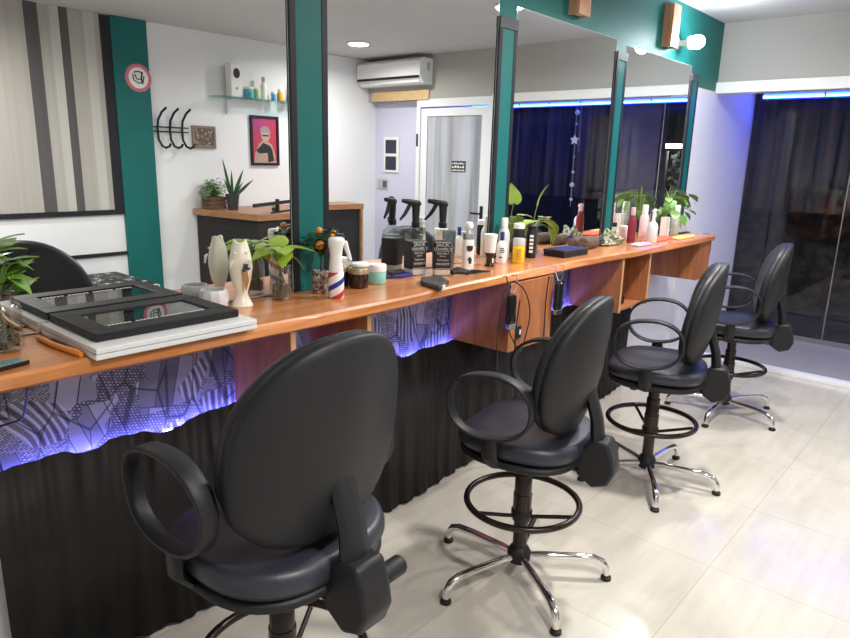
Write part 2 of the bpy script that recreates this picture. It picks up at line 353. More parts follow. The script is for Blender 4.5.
# hallway: inner wall with blue LED light painted into its colour, wood lintel
hw = mat('hallway_led_tint', (.62,.63,.80), .6)
struct('wall_hall', add_box(bm_(), FX+.12, FX+.16, OY, -1.30, 0, 2.235), hw)
tag(obj('lintel', add_box(bm_(), FX-.02, FX-.001, -2.02, -1.12, 2.23, 2.335), lintel_wood, bevel=.002), 'pale wooden lintel board under the air conditioner', 'board')
t = thing('framed_pictures', 'white frame holding two dark pictures on the hallway wall', 'picture', (FX+.12, 2*YW-onx(392,150,FX+.12).y, 1.62))
# -- kept in a plane seen through the hall opening
box('frame', (-.02,0,-.125,.125,-.21,.21), white_pl, t, .004)
for z0 in (-.18, .015): box('picture', (-.023,-.0195,-.09,.09,z0,z0+.16), mat('dark_print', (.02,.022,.05), .3), t)
t = thing('switch_plate', 'grey wall switch plate beside the hallway opening', 'switch', (FX+.12, 2*YW-onx(383,184,FX+.12).y, onx(383,184,FX+.12).z))
box('plate', (-.012,0,-.09,.09,-.06,.06), mat('grey_plastic', (.45,.46,.48), .4), t, .003); box('rocker', (-.016,-.012,.01,.075,-.04,.04), mat('dark_grey_plastic', (.08,.08,.10), .4), t)

# ------------------------------------------------------------------ air conditioner
t = thing('air_conditioner', 'white split air conditioner high on the wall over the hallway', 'air conditioner', (FX, -1.58, 2.385))
poly = [(0,0),(0,.27),(-.17,.27),(-.215,.235),(-.22,.085),(-.15,0)]
bm = bm_(); v0 = [bm.verts.new((a,-.50,b_)) for a,b_ in poly]; v1 = [bm.verts.new((a,.50,b_)) for a,b_ in poly]
bm.faces.new(v0); bm.faces.new(v1[::-1])
for i in range(6): bm.faces.new((v0[i], v1[i], v1[(i+1)%6], v0[(i+1)%6]))
obj('casing', bm, white_lac, t, bevel=.008)
box('air_slot', (-.224,-.16,-.48,.48,.055,.08), black_gl, t)
box('flap', (-.20,-.13,-.47,.47,.012,.03), white_lac, t, .004)
box('side_vent', (-.10,-.06,.50,.504,.14,.22), mat('grey_plastic', (.3,.3,.3), .5), t)

# ------------------------------------------------------------------ outside
mb = mat('night_asphalt', (.13,.115,.10), .8, noise=.5, nscale=3)
struct('ground', add_box(bm_(), XG+.03, 13, -3.5, 6, -.12, -.02), mb, 'dark pavement outside the window')
g = NT('pleated_curtain', .7); g.color(g.ramp(g.noise(g.mapping(scale=(1,9,.3)), 1.2, 3), [(.35,(.07,.065,.085)), (.5,(.18,.15,.15)), (.62,(.36,.26,.20))])); curt = g.M
def curtain(y0, y1, label):
    t = thing('outside_curtain', label, 'curtain', (7.75, (y0+y1)/2, 1.15)); L = (y1-y0)/2
    bm = bm_(); N = int(60*L); a = []
    for i in range(N+1):
        y = -L+2*L*i/N; a.append((.04*math.sin(i*1.1)+.015*math.sin(i*2.7), y))
    lo = [bm.verts.new((p, y, 0)) for p, y in a]; hi = [bm.verts.new((p, y, 1.5)) for p, y in a]
    for i in range(N): bm.faces.new((lo[i], lo[i+1], hi[i+1], hi[i]))
    o = obj('fabric', bm, curt, t, smooth=True, angle=80); md = o.modifiers.new('t', 'SOLIDIFY'); md.thickness = .006
    box('rail', (-.03,.03,-L-.05,L+.05,1.5,1.54), black_trim, t)
curtain(-2.4, .12, 'wide dark pleated curtain outside the window, reflected in the third mirror')
curtain(1.22, 3.0, 'dark pleated curtain outside the window behind the farthest chair')
g = NT('stone_wall', .8); vb = g.n('TexVoronoi'); vb.inputs['Scale'].default_value = 6; g.l(g.mapping(scale=(1,1,1.8)), vb.inputs['Vector'])
g.color(g.mix(.5, g.ramp(vb.outputs['Distance'], [(.1,(.30,.25,.20)), (.6,(.08,.065,.05))]), g.ramp(g.noise(g.co, 9, 5), [(.4,(.05,.045,.04)), (.7,(.34,.27,.20))]))); stone = g.M
struct('wall_outside', add_box(bm_(), 8.6, 8.8, 1.15, 6, -.1, 2.6), stone, 'low dark stone wall across the pavement')
bm = bm_(); add_box(bm, 8.6, 9.0, -2.5, .3, .34, .42); add_box(bm, 8.7, 8.8, -2.2, -2.1, -.02, .34); add_box(bm, 8.7, 8.8, .1, .2, -.02, .34)
tag(obj('street_bench', bm, mat('grey_concrete', (.5,.5,.52), .8), bevel=.01), 'long grey bench outside behind the dark curtain', 'bench')
struct('pillar_outside', add_box(bm_(), 7.30, 7.5, .50, .95, -.05, 2.6), mat('outside_column', (.36,.30,.27), .8, noise=.3))
bm = bm_()
for k in range(260):
    x, y = random.uniform(7.0, 8.5), random.uniform(-.5, 3.2); s_ = random.uniform(.01,.03); a = random.random()*6
    vs = [bm.verts.new((x+s_*math.cos(a+q)*(1 if i%2 else .5), y+s_*math.sin(a+q), -.017+.004*i)) for i, q in enumerate((0,1.57,3.14,4.71))]; bm.faces.new(vs)
tag(obj('fallen_leaves', bm, mat('dry_leaves', (.30,.22,.12), .7, noise=.5)), 'dry fallen leaves scattered on the dark pavement outside', 'leaves', kind='stuff')
# lit tree and tube lamp across the street, seen in the farthest mirror
t = thing('street_lamp', 'white tube lamp on a pale post by the lit tree across the street', 'lamp', (9.9, .02, -.02))
box('post', (-.04,.04,-.055,.0,0,1.80), mat('pale_post', (.6,.6,.6), .6), t)
obj('tube', add_tube(bm_(), [(0,-.20,1.87),(0,.22,1.87)], .03, 10), mat('tube_glow', (1,1,1), .4, emit=(1,.97,.92), es=30), t, smooth=True)
box('holder', (-.035,.035,-.21,.23,1.90,1.93), steel, t)
t = thing('street_tree', 'small lit tree with pale leaves under the tube lamp across the street', 'tree', (10.5, .15, -.02))
obj('trunk', add_tube(bm_(), [(0,0,0),(.03,.02,.6),(-.02,0,1.2)], [.06,.05,.03], 8), mat('bark', (.10,.06,.035), .7), t, smooth=True)
bm = bm_(); rq = random.Random(9)
for k in range(420):
    p_ = Vector((rq.gauss(0,.2), rq.gauss(0,.30), rq.uniform(.35,1.75))); a = rq.uniform(0,6.28); leaf_blade_(bm, p_, p_+Vector((.03, .08*math.cos(a), .08*math.sin(a))), .05)
obj('foliage', bm, mat('pale_leaves', (.45,.50,.42), .4), t)
# wind chime hanging before the window
p = Vector((XG-.12, 4-3.80, 0))
t = thing('wind_chime', 'string mobile with a white star hanging before the window', 'mobile', (p.x, p.y, 2.2))
bm = bm_(); add_tube(bm, [(0,0,.12),(0,.01,-1.1)], .0015, 5); add_tube(bm, [(0,.05,.12),(0,.06,-.5)], .0015, 5); obj('string', bm, white_pl, t)
poly = [((.06 if i%2==0 else .028)*math.sin(i*PI/5), (.06 if i%2==0 else .028)*math.cos(i*PI/5)) for i in range(10)]
bm = bm_(); add_prism(bm, poly, -.006, .006, 'yz'); obj('star', bm, white_pl, t, loc=(0,0,-.37), bevel=.002)
for z_, r_ in ((-.20,.015),(-.55,.010),(-.72,.018),(-.86,.03),(-1.02,.02),(-.08,.03)):
    obj('bead', add_lathe(bm_(), [(.001,z_-r_),(r_*.8,z_-r_*.5),(r_,z_),(r_*.7,z_+r_*.6),(.001,z_+r_)], 0, .01, 10), frosted, t, smooth=True)

# ------------------------------------------------------------------ teal strips and mirrors on the counter wall
def strip(x0, x1, label, capz=2.21, top=CZ, yw=YW):
    t = thing('teal_panel', label, 'panel', ((x0+x1)/2, yw, CT+.002), 0, 'teal panels between the mirrors'); h = (x1-x0)/2; e = .026
    box('board', (-h+e, h-e, -.009, YW+.004-yw, 0, capz-CT), teal, t)
    for s_ in (-1, 1): box('edge_trim', (min(s_*h, s_*(h-e)), max(s_*h, s_*(h-e)), -.011, YW+.004-yw, 0, top-CT if capz > 2.5 else capz-CT), black_trim, t, .001)
    if capz < 2.5: box('cap', (-h, h, -.014, .002, capz-CT, capz-CT+.05), mat('dark_slate_paint', (.05,.05,.06), .5), t, .001)
    return t
strip(1.50, 1.667, 'teal strip panel with black edges between the two nearest mirrors', capz=CZ-.003, yw=1.962)
strip(2.77, 2.92, 'teal strip panel with dark cap behind the white neck brush')
strip(4.01, 4.15, 'narrow teal strip panel beside the third mirror')
strip(5.26, 5.40, 'farthest teal strip panel, beside the white wall')
def mirror(x0, x1, z1, label, yw=YW):
    t = thing('wall_mirror', label, 'mirror', ((x0+x1)/2, yw, CT+.004), 0, 'wall mirrors over the counter'); h = (x1-x0)/2; H = z1-CT
    box('silvered_glass', (-h+.002, h-.002, 0, .0015, .002, H-.002), mirror_m, t)
    bm = bm_()
    for a in ((-h,-h+.002,0,.002,0,H),(h-.002,h,0,.002,0,H),(-h,h,0,.002,0,.002),(-h,h,0,.002,H-.002,H)): add_box(bm, *a)
    obj('polished_edge', bm, mirror_edge, t)
    if yw < YW: box('backing_board', (-h+.002, h-.002, .0022, YW+.001-yw, .002, H-.002), black_trim, t)
mirror(.32, 1.50, CZ-.01, 'nearest wall mirror, reflecting the striped wallpaper and coat hooks', 1.962)
mirror(1.67, 2.77, CZ-.01, 'wall mirror reflecting the air conditioner and glass door')
mirror(2.92, 4.01, 2.325, 'wall mirror with a teal panel on both sides, reflecting dark curtain')
mirror(4.15, 5.26, 2.31, 'farthest wall mirror, next to the white wall')

# ------------------------------------------------------------------ wooden sconces and bare lamp on the header
for X, lab in ((2.22, 'wooden wall sconce above the second mirror'), (3.47, 'pale wooden box sconce above the third mirror'), (4.72, 'wooden box sconce near the bright bulb')):
    t = thing('wall_sconce', lab, 'lamp', (X, YW, 2.37), 0, 'wooden sconces on the teal band')
    bm = bm_(); add_box(bm,-.062,.062,-.065,-.052,0,.27); add_box(bm,-.062,-.05,-.052,.002,0,.27); add_box(bm,.05,.062,-.052,.002,0,.27); obj('wooden_box', bm, sconce_wood, t, bevel=.002)
    box('diffuser', (-.049,.049,-.051,.0,.01,.02), frosted, t)
LP = ony(697, 42, 1.87)
t = thing('spot_lamp', 'glaring white bulb on the teal band near the window', 'lamp', LP)
obj('mount', add_lathe(bm_(), [(.045,0),(.045,.02),(.02,.025),(.02,.08),(.0401,.09),(.04,.10)], axis='y', off=(0,.042,0)), white_pl, t, smooth=True)
obj('bulb', add_lathe(bm_(), [(.002,-.05),(.03,-.042),(.045,-.02),(.048,0),(.04,.03),(.022,.05),(.02,.055)], axis='y'), mat('bulb_glow', (1,1,1), .3, emit=(.86,.93,1.0), es=110), t, smooth=True)

# ------------------------------------------------------------------ opposite wall (seen in the mirrors)
Y0 = OY
bm = bm_(); add_box(bm, XL, 2.665, Y0, Y0+.006, 1.075, CZ-.001); struct('wall_paper', bm, wallpaper_m, 'wallpaper with wide grey and beige vertical stripes')
struct('trim_4', add_box(bm_(), XL, 2.735, Y0, Y0+.022, 1.035, 1.078), black_trim, 'black rail under the striped wallpaper')
struct('trim_5', add_box(bm_(), XL, 2.735, Y0, Y0+.018, .67, .70), black_trim)
t = thing('teal_panel', 'wide teal wall panel with a round sticker beside the striped wallpaper', 'panel', (2.93, Y0, 0))
box('board', (-.155,.16,0,.03,0,CZ-.005), teal, t); box('edge_trim', (-.235,-.155,0,.022,1.08,CZ-.01), black_trim, t)
pk = mat('pink_print', (.62,.16,.22), .5); bkp = mat('black_print', (.02,.02,.02), .5)
t = thing('round_sticker', 'round pink-rimmed sticker with a chair drawing on the teal panel', 'sticker', (2.985, Y0+.031, 2.215))
obj('disc', add_lathe(bm_(), [(.118,0),(.118,.003)], axis='y', n=40), pk, t)
obj('white_disc', add_lathe(bm_(), [(.088,.0031),(.088,.0045)], axis='y', n=40), white_pl, t)
bm = bm_(); add_tube(bm, [(-.05,.006,.03),(-.045,.006,-.02),(.0,.006,-.045),(.04,.006,-.03),(.05,.006,.02)], .005, 6); add_tube(bm, [(-.04,.006,.045),(0,.006,.055),(.04,.006,.045)], .006, 6); add_tube(bm, [(.035,.006,.05),(.025,.006,.0),(.035,.006,-.05)], .007, 6)
add_tube(bm, [(-.03,.006,.03),(-.02,.006,-.01),(.02,.006,-.01)], .005, 6); obj('chair_drawing', bm, bkp, t)
# coat hooks
t = thing('coat_rack', 'black metal coat rack with curved double hooks on white wall', 'coat rack', (3.245, Y0, 1.79))
bm = bm_(); add_tube(bm, [(-.16,.02,.02),(.20,.02,.02)], .006); add_tube(bm, [(-.16,.02,-.02),(.20,.02,-.02)], .006); obj('rail', bm, black_trim, t)
for dx in (-.10,.02,.14):
    obj('hook', add_tube(bm_(), [(dx+.05,.10,.19),(dx+.02,.07,.15),(dx-.005,.04,.08),(dx-.01,.03,0),(dx-.005,.03,-.09),(dx+.015,.05,-.15),(dx+.035,.08,-.165),(dx+.06,.10,-.15),(dx+.07,.105,-.125)], .011, 8), black_trim, t, smooth=True)
# small carved picture
g = NT('carved_relief', .6); vr = g.n('TexVoronoi'); vr.inputs['Scale'].default_value = 34; g.l(g.co, vr.inputs['Vector']); g.color(g.ramp(vr.outputs['Distance'], [(.1,(.50,.42,.36)), (.5,(.12,.085,.06))])); relief = g.M
t = thing('carved_picture', 'small square picture with a carved brown frame beside the coat hooks', 'picture', (3.615, Y0, 1.735))
bm = bm_(); 
for a in ((-.125,.125,0,.022,.08,.105),(-.125,.125,0,.022,-.105,-.08),(-.125,-.10,0,.022,-.08,.08),(.10,.125,0,.022,-.08,.08)): add_box(bm, *a)
obj('frame', bm, mat('bronze_brown', (.22,.17,.13), .5), t, bevel=.003); box('relief', (-.10,.10,.001,.012,-.08,.08), relief, t)
# red portrait
t = thing('framed_poster', 'black framed poster of a figure in a cap on red ground', 'picture', (4.325, Y0, 1.725))
g = NT('poster_red', .35); s = g.n('SeparateXYZ'); g.l(g.co, s.inputs[0]); g.color(g.ramp(g.math('ADD', g.math('MULTIPLY', s.outputs[2], 1.6), g.math('MULTIPLY', s.outputs[0], -1.2)), [(0,(.50,.05,.07)), (.35,(.42,.06,.16)), (.6,(.22,.06,.30))])); red_p = g.M
bm = bm_()
for a in ((-.175,.175,0,.025,.225,.25),(-.175,.175,0,.025,-.25,-.225),(-.175,-.15,0,.025,-.225,.225),(.15,.175,0,.025,-.225,.225)): add_box(bm, *a)
obj('frame', bm, black_trim, t, bevel=.002); box('print', (-.15,.15,.001,.012,-.225,.225), red_p, t)
fig = mat('figure_print', (.42,.30,.23), .5, noise=.5, nscale=30)
bm = bm_(); add_prism(bm, [(-.14,-.224),(-.12,-.12),(-.07,-.03),(-.03,.0),(.03,.0),(.09,-.04),(.13,-.14),(.14,-.224)], .0125, .0135, 'xz'); obj('figure_body', bm, fig, t)
bm = bm_(); add_prism(bm, [(.055*math.cos(q*PI/8)+.01,.065*math.sin(q*PI/8)+.055) for q in range(16)], .0137, .0145, 'xz'); obj('figure_head', bm, mat('face_print', (.50,.34,.28), .5), t)
bm = bm_(); add_prism(bm, [(-.06,.07),(-.055,.12),(-.01,.15),(.045,.14),(.07,.10),(.085,.085),(.0,.085)], .0147, .0155, 'xz'); obj('figure_cap', bm, mat('cap_print', (.34,.22,.30), .5), t)
bm = bm_(); add_box(bm,-.03,.05,.0147,.0155,.045,.06); obj('figure_glasses', bm, bkp, t); bm = bm_(); add_prism(bm, [(-.11,-.10),(-.02,-.02),(.06,-.05),(.09,-.09),(.11,-.2),(.04,-.22),(.03,-.12),(-.07,-.13)], .0147,.0155,'xz'); obj('figure_shade', bm, bkp, t)
# glass shelf
t = thing('glass_shelf', 'clear glass wall shelf carrying jars and bottles', 'shelf', (4.30, Y0, 2.125))
box('shelf_board', (-.60,.62,0,.18,-.008,0), shelf_glass, t)
for dx in (-.42, .42): obj('bracket', add_tube(bm_(), [(dx,.005,-.15),(dx,.02,-.16),(dx,.02,-.02),(dx,.12,-.012)], .008), steel, t, smooth=True)
turq = mat('turquoise_plastic', (.10,.42,.48), .35); yel = mat('yellow_plastic', (.80,.42,.03), .3); lblue = mat('light_blue_plastic', (.08,.35,.65), .35)
SZ = 2.1255
t = thing('soap_dispenser', 'white wall dispenser with dark oval window on the shelf', 'dispenser', (3.93, Y0+.085, SZ))
box('body', (-.065,.065,-.05,.05,0,.31), white_pl, t, .012); obj('window', add_lathe(bm_(), [(.036,.050),(.036,.054)], 0, .22, 20, axis='y', sy=1.3), mat('smoked_plastic', (.05,.05,.06), .1), t); obj('button', add_lathe(bm_(), [(.014,.05),(.014,.056)], 0, .08, 14, axis='y'), mat('grey_plastic', (.3,.3,.3), .4), t)
def jar(name, X, Y, z, r, h, mb_, ml, label, lidh=.02, group=None, cat='jar', lr=1.03):
    t = thing(name, label, cat, (X, Y, z), 0, group)
    obj('body', add_lathe(bm_(), [(r*.92,0),(r,.006),(r,h-lidh-.004),(r*.93,h-lidh)]), mb_, t, smooth=True)
    obj('lid', add_lathe(bm_(), [(r*lr,h-lidh),(r*lr,h-.003),(r*lr*.95,h)]), ml, t, smooth=True); return t
def bottle(name, X, Y, z, r, h, mb_, mc, label, nk=.35, caph=.2, group=None, cat='bottle', lab=None, sh=.75):
    t = thing(name, label, cat, (X, Y, z), 0, group); hb = h*(1-caph)
    obj('body', add_lathe(bm_(), [(r*.9,0),(r,.006),(r,hb*sh),(r*.85,hb*(sh+.1)),(r*nk,hb*.97),(r*nk,hb)]), mb_, t, smooth=True)
    obj('cap', add_lathe(bm_(), [(r*nk*1.15,hb-.004),(r*nk*1.15,h-.004),(r*nk*.95,h)]), mc, t, smooth=True)
    if lab: obj('label_band', add_lathe(bm_(), [(r*1.004,hb*.2),(r*1.004,hb*.65)]), lab, t, smooth=True)
    return t
jar('cosmetic_jar', 4.10, Y0+.08, SZ, .05, .11, turq, white_pl, 'large turquoise jar with white lid next to the dispenser on glass shelf')
jar('cosmetic_jar', 4.07, Y0+.155, SZ, .036, .055, turq, turq, 'low turquoise tub before the large jar on glass shelf')
jar('cosmetic_jar', 4.19, Y0+.10, SZ, .032, .10, mat('pale_green_plastic', (.45,.62,.40), .4), mat('pale_yellow_plastic', (.75,.70,.35), .4), 'small pale green jar with yellowish lid on glass shelf')
bottle('spray_bottle', 4.275, Y0+.09, SZ, .034, .22, white_pl, steel, 'tall white bottle in the middle of the glass shelf', .5)
jar('cosmetic_jar', 4.375, Y0+.12, SZ, .028, .085, lblue, white_pl, 'small light blue jar on the glass shelf')
bottle('dropper_bottle', 4.455, Y0+.12, SZ, .032, .12, yel, white_pl, 'short orange-yellow bottle on the glass shelf', .6)
jar('cosmetic_jar', 4.60, Y0+.10, SZ, .042, .075, mat('pale_teal', (.40,.62,.60), .4), white_pl, 'pale teal jar near the right end of the glass shelf')
bottle('spray_bottle', 4.68, Y0+.10, SZ, .024, .25, frosted, yel, 'tall slim bottle at the right end of the glass shelf', .3)

# reception desk
DH = 1.06
poly = [(3.415,-1.95),(3.525,-1.18),(3.95,-1.18),(4.90,-1.74),(5.38,-1.68),(5.42,-2.085),(3.405,-2.085)]
t = thing('reception_desk', 'L-shaped reception desk with black front and wooden top', 'desk', (4.3,-1.75,0))
def rel(P): return [(a-4.3, b_+1.75) for a, b_ in P]
bm = bm_(); add_prism(bm, rel(poly), DH-.06, DH); obj('desk_top', bm, desk_wood, t, bevel=.004)
inner = [(3.455,-1.95),(3.565,-1.22),(3.94,-1.22),(4.90,-1.78),(5.35,-1.72),(5.38,-2.083),(3.445,-2.083)]
bm = bm_(); add_prism(bm, rel(inner), 0, DH-.06); obj('front_panel', bm, mat('matt_black_board', (.014,.012,.014), .6), t)
box('corner_trim', (5.335-4.3,5.36-4.3,.045,.075,0,DH-.06), desk_wood, t)
def crate(X, Y, z, w_, d_, h_, label):
    t = thing('wooden_crate', label, 'crate', (X,Y,z))
    bm = bm_()
    for k in range(3):
        z0 = k*h_/3+.002; z1 = (k+1)*h_/3-.003
        for a in ((-w_,w_,-d_,-d_+.008),(-w_,w_,d_-.008,d_),(-w_,-w_+.008,-d_+.008,d_-.008),(w_-.008,w_,-d_+.008,d_-.008)): add_box(bm, *a, z0, z1)
    obj('slats', bm, crate_wood, t, bevel=.001)
    box('soil', (-w_+.009,w_-.009,-d_+.009,d_-.009,.004,h_-.02), soil_m, t)
    return t
def leaf_blade(bm, base, tip, width, droop=.0, n=6, side=None, fold=.15):
    base, tip = Vector(base), Vector(tip); d_ = tip-base; L = d_.length; u = d_.normalized()
    s_ = side if side is not None else u.cross(Vector((0,0,1))); s_ = (s_ if s_.length > .05 else Vector((1,0,0))).normalized(); nrm = s_.cross(u).normalized()
    A = []
    for i in range(n+1):
        f_ = i/n; w_ = width*math.sin(PI*min(1, (f_*.92+.08))**.75)**.8*.5 if i < n else 0.0005
        c_ = base + d_*f_ - Vector((0,0,1))*droop*L*f_*f_
        A.append([bm.verts.new(c_ - s_*w_ + nrm*w_*fold), bm.verts.new(c_), bm.verts.new(c_ + s_*w_ + nrm*w_*fold)])
    for a, b_ in zip(A, A[1:]):
        for k in range(2): bm.faces.new((a[k], a[k+1], b_[k+1], b_[k]))
def heart_leaf(bm, base, dirv, L, droop=.35, nup=None):
    """pothos leaf: heart outline, domed, hanging from its petiole end"""
    base = Vector(base); u = Vector(dirv).normalized(); s_ = u.cross(Vector((0,0,1)))
    s_ = s_.normalized() if s_.length > .1 else Vector((1,0,0)); nrm = s_.cross(u).normalized()
    if nup: s_ = Vector(nup).normalized(); nrm = s_.cross(u).normalized()
    prof = [(-.10,.22),(0,.36),(.15,.44),(.35,.43),(.55,.34),(.75,.20),(.9,.08),(1,.004)]
    A = []
    for t_, w_ in prof:
        c_ = base + u*L*t_ - nrm*droop*L*t_*t_ ; mid = base + u*L*max(t_, 0) - nrm*(droop*L*t_*t_+.03*L)
        A.append([bm.verts.new(c_ - s_*w_*L), bm.verts.new((c_-s_*w_*L*.5)+nrm*.02*L), bm.verts.new(mid), bm.verts.new((c_+s_*w_*L*.5)+nrm*.02*L), bm.verts.new(c_ + s_*w_*L)])
    for a, b_ in zip(A, A[1:]):
        for k in range(4): bm.faces.new((a[k], a[k+1], b_[k+1], b_[k]))
P_ = onz(208,196,DH)
P_ = Vector((3.50,-1.90,DH))
def mz(x, y, z):                         # photo point of a reflected thing at height z -> its real place
    q = onz(x, y, z); return Vector((q.x, 2*YW-q.y, z))
c1 = crate(3.60,-1.94,DH+.001,.085,.085,.12,'dark slatted crate planter with leafy plant on reception desk')
bm = bm_()
for k in range(60):
    a = random.uniform(0,2*PI); r_ = random.uniform(.01,.10); b0 = Vector((.5*r_*math.cos(a), .5*r_*math.sin(a), .11)); e_ = Vector((1.4*r_*math.cos(a), 1.3*r_*math.sin(a), random.uniform(.15,.29)))
    add_tube(bm, [b0, (b0+e_)/2+Vector((0,0,.02)), e_], .0015, 4)
    for q in range(3):
        aa = random.uniform(0,2*PI); leaf_blade(bm, e_-Vector((0,0,.03*q)), e_-Vector((0,0,.03*q))+Vector((.05*math.cos(aa),.05*math.sin(aa),random.uniform(-.01,.03))), .035, .3)
obj('foliage', bm, green_leaf, c1)
t = thing('snake_plant', 'potted snake plant with upright dark leaves on reception desk', 'plant', (3.68,-1.74,DH+.001)); t.scale = (1.2,1.2,1.2)
obj('pot', add_lathe(bm_(), [(.040,0),(.048,.08),(.055,.115),(.055,.125),(.046,.125),(.045,.112)], n=20), mat('dark_pot', (.035,.035,.045), .5), t, smooth=True)
bm = bm_()
for e_, w_ in (((-.09,.02,.40),.028),((-.02,.03,.31),.026),((.11,.0,.33),.034),((.19,.02,.25),.03),((.03,-.04,.27),.024),((-.05,-.03,.24),.022),((.07,.05,.22),.022)):
    leaf_blade(bm, (e_[0]*.1, e_[1]*.1, .10), e_, w_, -.02 if abs(e_[0]) < .1 else .05, 7, side=Vector((1,0,-e_[0]/e_[2])))
obj('leaves', bm, dark_leaf, t)
t = thing('small_succulent', 'tiny spreading plant on the desk edge beside the snake plant', 'plant', (3.93,-1.42,DH+.001))
obj('pot', add_lathe(bm_(), [(.02,0),(.024,.03)], n=14), mat('dark_pot2', (.05,.05,.05), .5), t)
bm = bm_()
for k in range(26):
    a = random.uniform(0,2*PI); l_ = random.uniform(.03,.07); leaf_blade(bm, (0,0,.03), (l_*math.cos(a), l_*math.sin(a), random.uniform(.03,.08)), .014, .2)
obj('leaves', bm, green_leaf, t)
q0 = mz(254,204,DH+.10); q1 = mz(326,195.5,DH+.10); dv = q1-q0; L = dv.length/2; c_ = (q0+q1)/2
t = thing('desk_stand', 'low black metal rod stand on the reception desk', 'stand', (c_.x, c_.y, DH+.001), math.atan2(dv.y, dv.x))
box('bar', (-L,L,-.012,.012,.075,.105), black_trim, t); box('bar', (-L*.6,L*.8,-.010,.010,.0,.014), black_trim, t)
for q in (-L*.45, L*.6): box('post', (q-.014,q+.014,-.014,.014,.0,.125), black_trim, t)

for o_ in list(C.objects):               # things along the wall opposite the nearest mirror
    if o_.parent is None and o_.get('category') and o_.location.y < -1.0 and 2.85 < o_.location.x < 4.75 and o_.name.split('.')[0] not in ('reception_desk','ceiling_downlight'): o_.location.x *= .987
# patterned ottoman
t = thing('ottoman', 'low bench seat covered in black cloth with white rings', 'bench', (2.20,-1.66,0))
bm = bm_(); add_box(bm,-.42,.42,-.42,.40,.42,.53); obj('cushion', bm, rosette_m, t, bevel=.02); box('base', (-.40,.40,-.38,.38,.03,.42), black_pl, t)
bm = bm_()
for sx_ in (-.36,.36):
    for sy_ in (-.30,.34): obj('leg', add_box(bm_(), sx_-.02,sx_+.02,sy_-.02,sy_+.02,0,.03), black_pl, t)
bm.free()
# ceiling downlights
dl_e = mat('downlight_glow', (1,1,1), .4, emit=(1.0,.97,.93), es=26)
LAMPS = [((4.88,-1.24), 'round ceiling downlight before the air conditioner', 34), ((2.9,.75), 'round ceiling downlight above the second and third chairs', 62), ((.9,-.35), 'round ceiling downlight above the first chair', 52), ((1.2,-1.35), 'round ceiling downlight near the striped wall', 34), ((4.35,.95), 'round ceiling downlight above the farthest chair', 40)]
for (x_, y_), lab, w_ in LAMPS:
    t = thing('ceiling_downlight', lab, 'ceiling light', (x_, y_, CZ), 0, 'round ceiling downlights')
    obj('rim', add_lathe(bm_(), [(.115,-.001),(.113,-.012),(.10,-.014),(.10,-.001)], n=32), white_pl, t, smooth=True)
    obj('diffuser', add_lathe(bm_(), [(.099,-.002),(.099,-.0125)], n=32), dl_e, t)
    ld = bpy.data.lights.new('downlight', 'AREA'); ld.shape = 'DISK'; ld.size = .19; ld.energy = w_; ld.color = (1,.965,.92); ld.spread = math.radians(165)
    lo_ = bpy.data.objects.new('downlight', ld); C.objects.link(lo_); lo_.location = (x_, y_, CZ-.02)
ld = bpy.data.lights.new('bulb_light', 'POINT'); ld.energy = 15; ld.shadow_soft_size = .05; ld.color = (.86,.93,1); lo_ = bpy.data.objects.new('bulb_light', ld); C.objects.link(lo_); lo_.location = LP+Vector((-.02,-.13,0))

# ------------------------------------------------------------------ counter
CF = 1.62
bm = bm_(); N = 60; X0, X1 = -.35, 5.08; top_f = []; low_f = []
for i in range(N+1):
    X = X0+(X1-X0)*i/N; w_ = .012*math.sin(X*2.1+.4)+.006*math.sin(X*6.3)+.004*math.sin(X*13)
    yf = CF + (.035 if 1.6 < X < 3.7 else .0)*math.sin((X-1.6)/2.1*PI if 1.6 < X < 3.7 else 0) + w_*.6
    top_f.append((X, yf+.006)); low_f.append((X, yf+.012*math.sin(X*4)*.5))
r0 = [bm.verts.new((X, YW-.001, CT)) for X, y in top_f]; r1 = [bm.verts.new((X, y+.006, CT)) for X, y in top_f]; r2 = [bm.verts.new((X, y-.002, CT-.008)) for X, y in top_f]
r3 = [bm.verts.new((X, y+.002, CT-.034)) for X, y in low_f]; r4 = [bm.verts.new((X, y+.012, CT-.042)) for X, y in low_f]; r5 = [bm.verts.new((X, YW-.001, CT-.042)) for X, y in low_f]
R = [r0, r1, r2, r3, r4, r5]
for a, b_ in zip(R, R[1:]+R[:1]):
    for i in range(N): bm.faces.new((a[i], a[i+1], b_[i+1], b_[i]))
bm.faces.new([r[0] for r in R]); bm.faces.new([r[-1] for r in R][::-1])
tag(obj('worktop', bm, counter_wood, smooth=True, angle=30), 'long varnished reddish wooden worktop with a wavy front edge under the mirrors', 'counter')
# wallpaper on the wall under the counter
struct('wall_mural', add_box(bm_(), .455, 4.22, YW+.0085, YW+.0099, .45, CT-.043), city_m, 'grey city drawing wallpaper under the worktop')
